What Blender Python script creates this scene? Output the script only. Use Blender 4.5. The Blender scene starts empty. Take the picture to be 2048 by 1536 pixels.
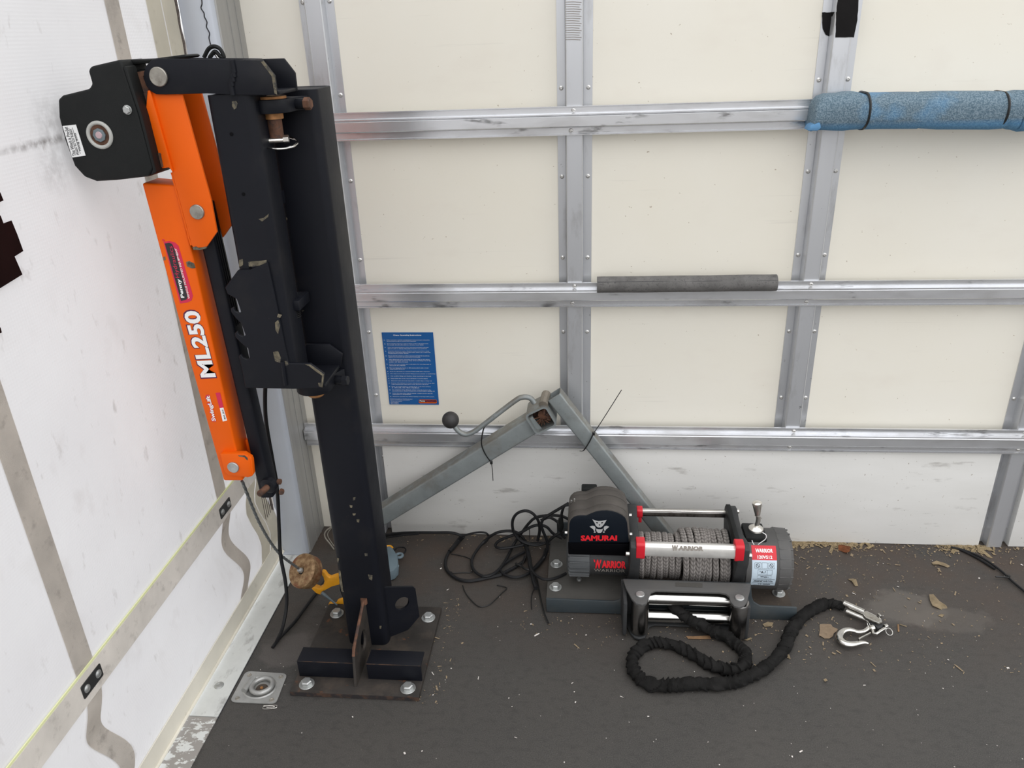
import bpy, bmesh, math, random
from mathutils import Vector, Matrix, noise
random.seed(7)
SC = bpy.context.scene
COL = SC.collection
V = Vector

# ------------------------------------------------------------------ camera, world, exposure
F = 1556.865
CAM = V((1.16677534, -1.9, 1.34690293))
RX = V((0.99544381, 0.0885709, -0.03531034))
UP = V((-0.00450648, 0.41361183, 0.91044217))
FW = V((-0.09524346, 0.9061349, -0.41212648))
cam = bpy.data.cameras.new('camera')
cam.sensor_fit = 'HORIZONTAL'; cam.sensor_width = 36.0; cam.lens = F / 2048 * 36.0
cam.clip_start = 0.02
cam_o = bpy.data.objects.new('camera', cam); COL.objects.link(cam_o)
B = -FW
cam_o.matrix_world = Matrix(((RX.x, UP.x, B.x, CAM.x), (RX.y, UP.y, B.y, CAM.y), (RX.z, UP.z, B.z, CAM.z), (0, 0, 0, 1)))
SC.camera = cam_o

w = bpy.data.worlds.new('sky'); SC.world = w; w.use_nodes = True
wn, wl = w.node_tree.nodes, w.node_tree.links
bg = wn['Background']; bg.inputs['Strength'].default_value = 1.0
tc = wn.new('ShaderNodeTexCoord'); sx = wn.new('ShaderNodeSeparateXYZ'); rp = wn.new('ShaderNodeValToRGB')
wl.new(tc.outputs['Generated'], sx.inputs[0]); wl.new(sx.outputs['Z'], rp.inputs[0]); wl.new(rp.outputs[0], bg.inputs['Color'])
rp.color_ramp.elements[0].position = 0.0; rp.color_ramp.elements[0].color = (.20, .19, .18, 1)
rp.color_ramp.elements[1].position = 0.04; rp.color_ramp.elements[1].color = (.96, .97, .99, 1)
e = rp.color_ramp.elements.new(1.0); e.color = (1.10, 1.11, 1.13, 1)
SC.view_settings.view_transform = 'Standard'; SC.view_settings.look = 'None'
SC.view_settings.gamma = 1; SC.view_settings.use_curve_mapping = False
SC.view_settings.exposure = 0.96

# ------------------------------------------------------------------ helpers
def at(px, py, **k):                     # pixel of the photograph -> point on the plane x=, y= or z=
    d = FW + RX * ((px - 1024) / F) + UP * ((768 - py) / F)
    (a, v), = k.items(); i = 'xyz'.index(a)
    return CAM + d * ((v - CAM[i]) / d[i])
def PL(y, pts): return [at(a, b, y=y) for a, b in pts]
def CR(ox, oy, s, pts): return [(ox + a / s, oy + b / s) for a, b in pts]

def smooth_path(pts, n=8, closed=False):
    P = [V(p) for p in pts]; out = []
    N = len(P)
    rng = range(N) if closed else range(N - 1)
    for i in rng:
        p0 = P[(i - 1) % N] if (closed or i > 0) else P[i] * 2 - P[i + 1]
        p1 = P[i]; p2 = P[(i + 1) % N]
        p3 = P[(i + 2) % N] if (closed or i + 2 < N) else P[i + 1] * 2 - P[i]
        for j in range(n):
            t = j / n
            out.append(0.5 * ((2 * p1) + (p2 - p0) * t + (2 * p0 - 5 * p1 + 4 * p2 - p3) * t * t + (3 * p1 - p0 - 3 * p2 + p3) * t ** 3))
    if not closed: out.append(P[-1])
    return out

class MB:
    def __init__(s): s.bm = bmesh.new()
    def poly(s, pts):
        vs = [s.bm.verts.new(p) for p in pts]; return s.bm.faces.new(vs)
    def prism(s, pts, vec):
        vec = V(vec); n = len(pts)
        a = [s.bm.verts.new(p) for p in pts]; b = [s.bm.verts.new(V(p) + vec) for p in pts]
        s.bm.faces.new(a); s.bm.faces.new(b[::-1])
        for i in range(n): s.bm.faces.new((a[i], b[i], b[(i + 1) % n], a[(i + 1) % n]))
        return s
    def prism_hole(s, outer, holes, vec):
        vec = V(vec); es = []; loops = []
        for lp in [outer] + holes:
            vs = [s.bm.verts.new(p) for p in lp]; loops.append(vs)
            es += [s.bm.edges.new((vs[i], vs[(i + 1) % len(vs)])) for i in range(len(vs))]
        r = bmesh.ops.triangle_fill(s.bm, use_beauty=True, use_dissolve=False, edges=es)
        fs = [g for g in r['geom'] if isinstance(g, bmesh.types.BMFace)]
        m = {}
        for vs in loops:
            for v in vs: m[v] = s.bm.verts.new(v.co + vec)
        for f in fs: s.bm.faces.new([m[v] for v in f.verts][::-1])
        for vs in loops:
            for i in range(len(vs)):
                a, b = vs[i], vs[(i + 1) % len(vs)]
                s.bm.faces.new((a, m[a], m[b], b))
        return s
    def box(s, a, b):
        x0, y0, z0 = a; x1, y1, z1 = b
        return s.prism([(x0, y0, z0), (x1, y0, z0), (x1, y0, z1), (x0, y0, z1)], (0, y1 - y0, 0))
    def bar(s, p0, p1, sec, u):          # sweep a closed 2D section [(a,b)] from p0 to p1; a along u, b along d x u
        p0, p1 = V(p0), V(p1); d = (p1 - p0).normalized(); u = V(u); u = (u - d * u.dot(d)).normalized(); v = d.cross(u)
        return s.prism([p0 + u * a + v * b for a, b in sec], p1 - p0)
    def hollow(s, p0, p1, outer, inner, u):
        p0, p1 = V(p0), V(p1); d = (p1 - p0).normalized(); u = V(u); u = (u - d * u.dot(d)).normalized(); v = d.cross(u)
        R = [[s.bm.verts.new(p + u * a + v * b) for a, b in q] for p in (p0, p1) for q in (outer, inner)]
        n = len(outer)
        for i in range(n):
            j = (i + 1) % n
            s.bm.faces.new((R[0][i], R[0][j], R[2][j], R[2][i])); s.bm.faces.new((R[1][j], R[1][i], R[3][i], R[3][j]))
            s.bm.faces.new((R[0][j], R[0][i], R[1][i], R[1][j])); s.bm.faces.new((R[2][i], R[2][j], R[3][j], R[3][i]))
        return s
    def tube(s, path, r, n=10, closed=False, sm=0, flat=None, off=None):
        P = smooth_path(path, sm, closed) if sm else [V(p) for p in path]
        N = len(P); rings = []; u = None
        for i in range(N):
            a = P[i - 1] if (i > 0 or closed) else P[i]; b = P[(i + 1) % N] if (i < N - 1 or closed) else P[i]
            d = (b - a).normalized()
            if u is None:
                u = V((0, 0, 1)) if abs(d.z) < .9 else V((1, 0, 0))
            u = (u - d * u.dot(d)).normalized(); v = d.cross(u)
            rr = r(i / max(1, N - 1)) if callable(r) else (r[min(len(r) - 1, int(i / max(1, N - 1) * (len(r) - 1) + .5))] if isinstance(r, (list, tuple)) else r)
            ring = []
            for k in range(n):
                t = 2 * math.pi * k / n
                q = off(i, k, t) if off else 1
                ring.append(s.bm.verts.new(P[i] + (u * math.cos(t) * (flat or 1) + v * math.sin(t)) * rr * q))
            rings.append(ring)
        for i in range(N if closed else N - 1):
            A, Bq = rings[i], rings[(i + 1) % N]
            for k in range(n): s.bm.faces.new((A[k], A[(k + 1) % n], Bq[(k + 1) % n], Bq[k]))
        if not closed: s.bm.faces.new(rings[0][::-1]); s.bm.faces.new(rings[-1])
        return s
    def lathe(s, p, d, prof, n=24):      # prof [(t, r)]
        p, d = V(p), V(d).normalized(); u = (V((0, 0, 1)) if abs(d.z) < .9 else V((1, 0, 0))); u = (u - d * u.dot(d)).normalized(); v = d.cross(u)
        R = [[s.bm.verts.new(p + d * t + (u * math.cos(2 * math.pi * k / n) + v * math.sin(2 * math.pi * k / n)) * max(r, 1e-5)) for k in range(n)] for t, r in prof]
        for i in range(len(R) - 1):
            for k in range(n): s.bm.faces.new((R[i][k], R[i][(k + 1) % n], R[i + 1][(k + 1) % n], R[i + 1][k]))
        s.bm.faces.new(R[0][::-1]); s.bm.faces.new(R[-1])
        return s
    def torus(s, c, axis, R, r, n=32, m=10, mod=None, col=None):
        ly = s.bm.verts.layers.float.new('braid') if col else None
        c, d = V(c), V(axis).normalized(); u = (V((0, 0, 1)) if abs(d.z) < .9 else V((1, 0, 0))); u = (u - d * u.dot(d)).normalized(); v = d.cross(u)
        rg = []
        for i in range(n):
            t = 2 * math.pi * i / n; e_ = u * math.cos(t) + v * math.sin(t); ring = []
            for k in range(m):
                f = 2 * math.pi * k / m; q = mod(t, f) if mod else 1
                nv = s.bm.verts.new(c + e_ * (R + r * q * math.cos(f)) + d * r * q * math.sin(f)); ring.append(nv)
                if ly: nv[ly] = col(t, f)
            rg.append(ring)
        for i in range(n):
            for k in range(m): s.bm.faces.new((rg[i][k], rg[(i + 1) % n][k], rg[(i + 1) % n][(k + 1) % m], rg[i][(k + 1) % m]))
        return s
    def build(s, name, mat, parent=None, bevel=0, seg=2, ang=35, smooth=True, **props):
        bm = s.bm
        bmesh.ops.recalc_face_normals(bm, faces=bm.faces)
        if bevel:
            es = [e for e in bm.edges if len(e.link_faces) == 2 and e.calc_face_angle(0) > math.radians(32)]
            if es: bmesh.ops.bevel(bm, geom=es, offset=bevel, segments=seg, profile=.5, affect='EDGES', clamp_overlap=True)
        me = bpy.data.meshes.new(name)
        lo = V((1e9,) * 3); hi = V((-1e9,) * 3)
        for v in bm.verts:
            for i in range(3): lo[i] = min(lo[i], v.co[i]); hi[i] = max(hi[i], v.co[i])
        c = (lo + hi) / 2
        if parent is None: c.z = lo.z
        for v in bm.verts: v.co -= c
        for f in bm.faces: f.smooth = smooth
        bm.to_mesh(me); bm.free()
        if smooth: me.set_sharp_from_angle(angle=math.radians(ang))
        me.materials.append(mat)
        o = bpy.data.objects.new(name, me); COL.objects.link(o)
        place(o, c, parent)
        for k, v in props.items(): o[k] = v
        return o

WO = {}
def place(o, c, parent):
    WO[o] = V(c)
    if parent is not None:
        o.parent = parent; o.location = V(c) - WO[parent]
    else: o.location = c
def thing(name, label, cat, loc, group=None):
    o = bpy.data.objects.new(name, None); COL.objects.link(o); o.empty_display_size = .05
    place(o, V(loc), None); return tag(o, label, cat, group)
def tag(o, label, cat, group=None, kind=None):
    o['label'] = label; o['category'] = cat
    if group: o['group'] = group
    if kind: o['kind'] = kind
    return o
def copy_part(o, delta, parent):
    c = o.copy(); COL.objects.link(c); place(c, WO[o] + V(delta), parent); return c

def rrect(w, h, r, n=4):                 # rounded rectangle section, centred
    out = []
    for cx, cy, a0 in ((w / 2 - r, h / 2 - r, 0), (-w / 2 + r, h / 2 - r, 90), (-w / 2 + r, -h / 2 + r, 180), (w / 2 - r, -h / 2 + r, 270)):
        for i in range(n + 1):
            a = math.radians(a0 + 90 * i / n); out.append((cx + r * math.cos(a), cy + r * math.sin(a)))
    return out
def circ(c, ax1, ax2, r1, r2=None, n=24):
    r2 = r2 or r1
    return [V(c) + V(ax1) * r1 * math.cos(2 * math.pi * i / n) + V(ax2) * r2 * math.sin(2 * math.pi * i / n) for i in range(n)]
def bolt(p, d, parent, mat, r=.011, washer=.017, h=.009, name='bolt'):
    m = MB(); p, d = V(p), V(d).normalized()
    m.lathe(p, d, [(0, washer), (.0018, washer), (.0022, washer * .96)], 24)
    m.lathe(p, d, [(.002, r * 1.2), (h * .82, r * 1.2), (h, r * .98)], 6)
    return m.build(name, mat, parent, bevel=.0005, seg=1, smooth=False)

def txt_bm(s, offset=0.0, extrude=0.0, res=2):
    cu = bpy.data.curves.new('t', 'FONT'); cu.body = s; cu.size = 1; cu.offset = offset; cu.resolution_u = res; cu.extrude = extrude
    o = bpy.data.objects.new('t', cu); COL.objects.link(o)
    dg = bpy.context.evaluated_depsgraph_get(); dg.update()
    me = bpy.data.meshes.new_from_object(o.evaluated_get(dg))
    vs = [v.co.copy() for v in me.vertices]; fs = [tuple(p.vertices) for p in me.polygons]
    bpy.data.objects.remove(o); bpy.data.curves.remove(cu); bpy.data.meshes.remove(me)
    return vs, fs
def add_text(m, s, p0, p1, up, h, offset=.0, lift=.0004, res=2, fn=None, cap=True, keep=False):
    """text whose bounding box runs from p0 to p1 along its base line and h high along up"""
    vs, fs = txt_bm(s, offset, res=res)
    x0 = min(v.x for v in vs); x1 = max(v.x for v in vs); y0 = min(v.y for v in vs) if cap else 0; y1 = max(v.y for v in vs)
    p0, p1, up = V(p0), V(p1), V(up).normalized(); d = p1 - p0; n = d.normalized().cross(up).normalized()
    out = []
    for v in vs:
        q = p0 + d * ((v.x - x0) / (x1 - x0)) + up * (h * (v.y - y0) / (y1 - y0)) + n * lift
        out.append(m.bm.verts.new(fn(q) if fn else q))
    for f in fs:
        try: m.bm.faces.new([out[i] for i in f])
        except ValueError: pass
    return m
def quad(m, pts, lift, n): m.prism([V(p) + V(n) * lift for p in pts], V(n) * -lift * .9)

# ------------------------------------------------------------------ materials
def nt(name):
    m = bpy.data.materials.new(name); m.use_nodes = True
    N, L = m.node_tree.nodes, m.node_tree.links
    return m, N, L, N['Principled BSDF']
def geo(N): return N.new('ShaderNodeNewGeometry').outputs['Position']
def noise_n(N, L, scale, detail=3, vec=None, rough=.55, stretch=None, dist=0):
    n = N.new('ShaderNodeTexNoise'); n.inputs['Scale'].default_value = scale; n.inputs['Detail'].default_value = detail
    n.inputs['Roughness'].default_value = rough; n.inputs['Distortion'].default_value = dist
    v = vec or geo(N)
    if stretch:
        mp = N.new('ShaderNodeMapping'); mp.inputs['Scale'].default_value = stretch; L.new(v, mp.inputs[0]); v = mp.outputs[0]
    L.new(v, n.inputs['Vector']); return n.outputs['Fac']
def ramp(N, L, fac, a, b, c0=(0, 0, 0, 1), c1=(1, 1, 1, 1)):
    r = N.new('ShaderNodeValToRGB'); r.color_ramp.elements[0].position = a; r.color_ramp.elements[1].position = b
    r.color_ramp.elements[0].color = c0; r.color_ramp.elements[1].color = c1
    L.new(fac, r.inputs[0]); return r.outputs[0]
def mix(N, L, fac, a, b):
    x = N.new('ShaderNodeMix'); x.data_type = 'RGBA'
    if isinstance(fac, float): x.inputs[0].default_value = fac
    else: L.new(fac, x.inputs[0])
    for i, s in ((6, a), (7, b)):
        if isinstance(s, tuple): x.inputs[i].default_value = (*s[:3], 1)
        else: L.new(s, x.inputs[i])
    return x.outputs[2]
def mul(N, L, a, b):
    x = N.new('ShaderNodeMath'); x.operation = 'MULTIPLY'
    for i, s in ((0, a), (1, b)):
        if isinstance(s, (float, int)): x.inputs[i].default_value = s
        else: L.new(s, x.inputs[i])
    return x.outputs[0]
def bump(N, L, b, h, strength, dist=.001):
    x = N.new('ShaderNodeBump'); x.inputs['Strength'].default_value = strength; x.inputs['Distance'].default_value = dist
    L.new(h, x.inputs['Height']); L.new(x.outputs[0], b.inputs['Normal'])
def M(name, col, rough=.5, metal=0., var=0., vs=6, spots=(), bmp=0, bs=300, stretch=None, spec=.5, rvar=0):
    """spots: (colour, scale, lo, hi, amount[, stretch])"""
    m, N, L, b = nt(name)
    b.inputs['Roughness'].default_value = rough; b.inputs['Metallic'].default_value = metal
    b.inputs['Specular IOR Level'].default_value = spec
    c = col
    if var:
        f = noise_n(N, L, vs, 5, stretch=stretch)
        c = mix(N, L, ramp(N, L, f, .3, .7), tuple(k * (1 - var) for k in col), tuple(min(1, k * (1 + var)) for k in col))
    for sp in spots:
        f = noise_n(N, L, sp[1], 6, stretch=sp[5] if len(sp) > 5 else None, rough=.65)
        c = mix(N, L, mul(N, L, ramp(N, L, f, sp[2], sp[3]), float(sp[4])), c, sp[0])
    if isinstance(c, tuple): b.inputs['Base Color'].default_value = (*c, 1)
    else: L.new(c, b.inputs['Base Color'])
    if bmp: bump(N, L, b, noise_n(N, L, bs, 4, stretch=stretch), bmp)
    if rvar:
        f = noise_n(N, L, 25, 5); r = N.new('ShaderNodeMapRange'); r.inputs[3].default_value = rough - rvar; r.inputs[4].default_value = rough + rvar
        L.new(f, r.inputs[0]); L.new(r.outputs[0], b.inputs['Roughness'])
    return m
RUST = (.13, .05, .022); DUST = (.16, .13, .10)
m_black = M('black_paint', (.0060, .0068, .0105), .5, 0, .15, 5, [((.17, .13, .09), 34, .715, .735, .8), ((.03, .027, .024), 9, .55, .8, .35)], .12, 160, rvar=.08, spec=.22)
m_base = M('worn_black_paint', (.030, .026, .023), .6, 0, .3, 12, [((.075, .058, .045), 16, .45, .75, .75), (RUST, 26, .60, .68, .8), ((.2, .14, .08), 190, .70, .73, .8)], .3, 220, spec=.3)
m_rustedge = M('rusty_edge', (.06, .032, .02), .75, 0, .4, 40, [((.012, .012, .014), 30, .45, .55, .9)], .4, 300)
m_rust = M('rust', (.11, .05, .028), .8, .1, .5, 60, [((.04, .03, .028), 40, .5, .6, .7)], .6, 400)
m_orange = M('orange_paint', (.80, .115, .001), .5, 0, .06, 5, [((.09, .07, .04), 30, .735, .75, .9), ((.45, .06, .01), 12, .6, .85, .3)], .08, 120, rvar=.06, spec=.25)
m_chip = M('bare_chipped_metal', (.14, .12, .08), .7, .1, .5, 80, [((.03, .03, .03), 120, .5, .6, .8)], .4, 500)
m_plastic = M('black_moulded_plastic', (.008, .009, .009), .55, 0, .2, 8, [((.025, .025, .022), 10, .5, .8, .35)], .25, 700, spec=.25)
m_steel = M('zinc_steel', (.50, .51, .50), .42, .85, .2, 60, bmp=.15)
m_pin = M('turned_steel_pin', (.36, .34, .30), .45, .8, .25, 50, [((.16, .13, .1), 90, .5, .7, .6)])
m_chrome = M('chrome', (.54, .53, .51), .18, 1., .08, 30, [((.20, .17, .14), 60, .62, .7, .7, (1, 1, 3))], 0)
m_chromed = M('dull_chrome', (.30, .29, .28), .22, 1., .25, 14, [((.12, .1, .09), 30, .55, .7, .6)], 0)
m_bright = M('bright_polished_steel', (.76, .73, .68), .30, 1., .12, 60, bmp=.15, bs=250)
m_copper = M('brass_bush', (.40, .19, .07), .5, .5, .35, 60)
m_galv = M('galvanised_steel', (.26, .285, .285), .52, .45, .16, 14, [((.17, .14, .105), 9, .5, .78, .75), ((.12, .12, .115), 70, .62, .72, .5)], .3, 120)
N, L = m_galv.node_tree.nodes, m_galv.node_tree.links; b = N['Principled BSDF']
gn = N.new('ShaderNodeNewGeometry'); sn = N.new('ShaderNodeSeparateXYZ'); L.new(gn.outputs['True Normal'], sn.inputs[0])
src = b.inputs['Base Color'].links[0].from_socket
L.new(mix(N, L, mul(N, L, mul(N, L, ramp(N, L, sn.outputs['Z'], .35, .6), ramp(N, L, noise_n(N, L, 40, 5), .3, .55)), .6), src, (.17, .145, .115)), b.inputs['Base Color'])
m_galvd = M('dirty_galvanised_top', (.21, .185, .15), .65, .25, .2, 20, bmp=.3)
m_alu = M('mill_aluminium', (.60, .61, .63), .36, .72, .10, 5, [((.30, .29, .28), 20, .56, .72, .45, (1, 1, .3)), ((.10, .1, .1), 45, .68, .72, .6)], .06, 90, (1, 1, .12))
m_rail = M('aluminium_rail', (.74, .75, .77), .27, .78, .10, 4, [((.35, .33, .31), 14, .5, .75, .5, (.35, 1, 1.5)), ((.08, .075, .07), 26, .60, .68, .65, (.35, 1, 1.2))], .05, 90, (.1, 1, 1))
m_post = M('painted_corner_post', (.50, .53, .58), .5, .1, .05, 5, [((.2, .2, .2), 30, .7, .74, .5)])
m_postb = M('dull_aluminium_post_side', (.36, .355, .34), .5, .45, .12, 8, [((.14, .13, .12), 12, .6, .75, .4, (1, 1, .2))], .05, 60, (3, 3, .1))
m_rivet = M('rivet_aluminium', (.60, .59, .57), .3, .85)
m_rivetd = M('rivet_hole', (.03, .03, .03), .6)
m_tape = M('black_cloth_tape', (.008, .007, .007), .6, 0, .2, 30, bmp=.2, bs=120, spec=.12)
m_tapem = M('dark_maroon_tape', (.008, .002, .002), .6, 0, .4, 14, spec=.12)
m_foam = M('grey_foam', (.13, .125, .12), .95, 0, .2, 40, [((.05, .05, .05), 200, .55, .65, .6)], .8, 500)
m_blue, N, L, b = nt('worn_blue_foam'); b.inputs['Roughness'].default_value = .95
f1 = noise_n(N, L, 330, 5); f2 = noise_n(N, L, 9, 4)
nz = N.new('ShaderNodeSeparateXYZ'); L.new(geo(N), nz.inputs[0])
mr = N.new('ShaderNodeMapRange'); mr.inputs[1].default_value = 1.134; mr.inputs[2].default_value = 1.146; L.new(nz.outputs['Z'], mr.inputs[0])
worn = mul(N, L, mr.outputs[0], ramp(N, L, f2, .22, .44))
c = mix(N, L, ramp(N, L, f1, .42, .58), (.085, .225, .40), (.13, .30, .48))
c = mix(N, L, worn, c, mix(N, L, ramp(N, L, f1, .40, .62), (.075, .125, .165), (.19, .255, .30)))
L.new(c, b.inputs['Base Color']); bump(N, L, b, f1, .8, .002)
m_blued = M('blue_foam_fresh', (.10, .24, .42), .95, 0, .15, 30, bmp=.6, bs=300)
m_rubber = M('black_cable_rubber', (.009, .009, .010), .5, 0, .2, 30, spec=.3)
m_tie = M('black_nylon', (.010, .010, .010), .38)
m_ball = M('black_ball_plastic', (.030, .028, .027), .55, 0, .2, 60)
m_yellow = M('yellow_hook_paint', (.78, .34, .012), .45, 0, .12, 30, [((.3, .09, .02), 60, .64, .7, .7)], .15, 200)
m_latch = M('grey_latch_steel', (.18, .22, .24), .45, .5)
m_weight, N, L, b = nt('rusty_brass_weight'); b.inputs['Roughness'].default_value = .55; b.inputs['Metallic'].default_value = .35
f = noise_n(N, L, 90, 6); f2 = noise_n(N, L, 22, 5)
c = mix(N, L, ramp(N, L, f, .40, .62), (.20, .11, .05), (.38, .25, .13))
c = mix(N, L, ramp(N, L, f2, .52, .66), c, (.20, .06, .025)); L.new(c, b.inputs['Base Color']); bump(N, L, b, f, .6, .001)
m_pend = M('grey_control_box', (.13, .175, .20), .5, 0, .1, 20, [((.3, .2, .04), 60, .68, .72, .5)])
m_tray = M('grey_painted_tray', (.032, .042, .048), .5, 0, .1, 10, [((.09, .085, .075), 14, .48, .75, .35), ((.12, .06, .03), 60, .68, .72, .5)], .1, 200)
m_traytop = M('dusty_grey_tray_top', (.060, .056, .050), .7, 0, .2, 12, [((.16, .13, .10), 130, .64, .7, .6)], .2, 200)
m_dirt = M('dirt_covered_tray', (.055, .042, .032), .9, 0, .3, 20, [((.19, .14, .08), 150, .62, .68, .8)], .4, 300)
m_winch = M('grey_cast_housing', (.082, .080, .078), .6, 0, .12, 10, [((.11, .10, .09), 14, .5, .8, .5)], .3, 600)
m_winchd = M('dark_grey_flange', (.026, .027, .028), .6, 0, .12, 14, [((.08, .075, .07), 16, .5, .8, .4)], .3, 600)
m_fins = M('ribbed_grey_plastic', (.085, .090, .093), .5, 0, .1, 20)
m_dusty = M('dusty_rubber_cover', (.064, .056, .049), .75, 0, .2, 14, [((.10, .088, .075), 12, .45, .75, .5)], .4, 500)
m_gloss = M('gloss_black_panel', (.006, .009, .014), .35, 0, .1, 10, spec=.2)
m_gloss2 = M('deep_black_panel', (.002, .002, .003), .5, spec=.1)
m_red = M('red_plastic', (.60, .012, .025), .4)
m_redp = M('red_print', (.72, .01, .02), .5)
m_white = M('white_print', (.86, .86, .85), .5)
m_greyp = M('grey_print', (.28, .25, .22), .5)
m_darkp = M('black_print', (.015, .015, .02), .5)
m_navy = M('dark_red_outline', (.10, .008, .05), .5)
m_pink = M('crimson_print', (.62, .015, .07), .5)
m_badge = M('badge_black', (.022, .018, .022), .45, spots=[((.8, .1, .01), 40, .70, .71, 1)])
m_label = M('pale_blue_label', (.52, .62, .70), .4)
m_bluep = M('blue_sign_board', (.004, .088, .29), .45)
m_rope, N, L, b = nt('grey_braided_rope'); b.inputs['Roughness'].default_value = .85; b.inputs['Specular IOR Level'].default_value = .2
att = N.new('ShaderNodeAttribute'); att.attribute_name = 'braid'
c = mix(N, L, ramp(N, L, att.outputs['Fac'], .25, .85), (.10, .090, .084), (.32, .295, .275))
c = mix(N, L, mul(N, L, ramp(N, L, noise_n(N, L, 500, 3, stretch=(1, .2, .2)), .4, .7), .4), c, (.16, .145, .135)); L.new(c, b.inputs['Base Color'])
m_sleeve = M('black_fabric_sleeve', (.012, .0115, .011), .9, 0, .3, 40, bmp=.9, bs=350, spec=.15)
m_wire = M('steel_wire_rope', (.17, .18, .18), .5, .6, .3, 300)
m_wpink = M('pink_lens', (.5, .36, .38), .35)
m_card = M('torn_brown_card', (.45, .34, .235), .9, 0, .15, 60, bmp=.3)
m_leaf = M('tan_dry_leaf', (.42, .33, .21), .85, 0, .25, 60, [((.2, .15, .05), 50, .55, .7, .6)])
m_leafr = M('rust_red_dry_leaf', (.26, .09, .035), .85, 0, .3, 60)
m_chipw = M('wood_splinter', (.45, .28, .15), .85, 0, .25, 60)
m_saw = M('pale_sawdust', (.25, .19, .12), .95, 0, .4, 300)
m_husk = M('straw_husk', (.24, .18, .10), .95, 0, .5, 300)
m_grit = M('pale_grit', (.62, .58, .54), .9)
m_strap = M('beige_webbing', (.66, .615, .56), .85, 0, .10, 14, [((.20, .17, .15), 30, .56, .75, .5), ((.13, .11, .1), 9, .62, .75, .4)], .5, 900)
m_hem = M('yellowed_hem_tape', (.70, .665, .57), .7, 0, .08, 8, [((.3, .25, .2), 30, .6, .8, .4)])
m_yedge = M('yellow_green_edging', (.72, .74, .42), .7)
m_clip = M('dark_clip_plate', (.05, .05, .05), .4, .5)
m_strip = M('scuffed_white_floor_strip', (.60, .61, .59), .5, .1, .06, 20, [((.22, .21, .2), 34, .56, .72, .75, (1, .5, 1))], .1, 200)
m_strip2 = M('bare_strip_with_peeling_paint', (.62, .63, .61), .5, .05, .05, 10, [((.27, .25, .23), 38, .47, .49, .95, (1, 1.6, 1))], .1, 200)
m_fray = M('frayed_dark_edge', (.10, .08, .07), .9, 0, .5, 200, bmp=.5)
m_clear = M('cloudy_wire', (.35, .33, .28), .5, .3)

# back wall panel
m_wall, N, L, b = nt('cream_panel'); b.inputs['Roughness'].default_value = .5
f = noise_n(N, L, 1.6, 4); c = mix(N, L, ramp(N, L, f, .3, .7), (.765, .725, .625), (.79, .76, .68))
f = noise_n(N, L, 5, 6, stretch=(1, 1, 2.2)); c = mix(N, L, mul(N, L, ramp(N, L, f, .55, .8), .35), c, (.68, .62, .54))
f = noise_n(N, L, 110, 3); c = mix(N, L, mul(N, L, ramp(N, L, f, .735, .75), .7), c, (.30, .22, .14))
f = noise_n(N, L, 18, 5, stretch=(.15, 1, 5)); c = mix(N, L, mul(N, L, ramp(N, L, f, .66, .8), .35), c, (.5, .47, .42))
L.new(c, b.inputs['Base Color'])
m_kick, N, L, b = nt('dirty_white_kick_board'); b.inputs['Roughness'].default_value = .6
f = noise_n(N, L, 4, 5, stretch=(.5, 1, 2)); c = mix(N, L, ramp(N, L, f, .3, .75), (.70, .69, .665), (.60, .59, .56))
f = noise_n(N, L, 26, 6, stretch=(.4, 1, 1.4)); c = mix(N, L, mul(N, L, ramp(N, L, f, .64, .74), .55), c, (.25, .23, .21))
f = noise_n(N, L, 150, 2); c = mix(N, L, mul(N, L, ramp(N, L, f, .72, .74), .7), c, (.2, .16, .12))
L.new(c, b.inputs['Base Color'])
# floor
m_floor, N, L, b = nt('dark_resin_floor'); b.inputs['Roughness'].default_value = .62
pos = geo(N)
f = noise_n(N, L, 3.2, 6); c = mix(N, L, ramp(N, L, f, .35, .68), (.031, .029, .027), (.046, .041, .036))
f = noise_n(N, L, 420, 2); c = mix(N, L, ramp(N, L, f, .35, .72), c, (.066, .062, .056))
f = noise_n(N, L, 45, 5, stretch=(1, 1.6, 1)); c = mix(N, L, mul(N, L, ramp(N, L, f, .5, .72), .45), c, (.022, .020, .019))
sp = N.new('ShaderNodeSeparateXYZ'); L.new(pos, sp.inputs[0])
mr = N.new('ShaderNodeMapRange'); mr.inputs[1].default_value = -.55; mr.inputs[2].default_value = -.10; L.new(sp.outputs['Y'], mr.inputs[0])
f = noise_n(N, L, 8, 6); c = mix(N, L, mul(N, L, mul(N, L, mr.outputs[0], ramp(N, L, f, .30, .6)), .9), c, (.060, .043, .033))
f = noise_n(N, L, 260, 3); c = mix(N, L, mul(N, L, mul(N, L, ramp(N, L, f, .68, .70), mr.outputs[0]), .8), c, (.26, .20, .13))
f = noise_n(N, L, 330, 2); c = mix(N, L, mul(N, L, ramp(N, L, f, .745, .755), .7), c, (.3, .28, .25))
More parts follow.
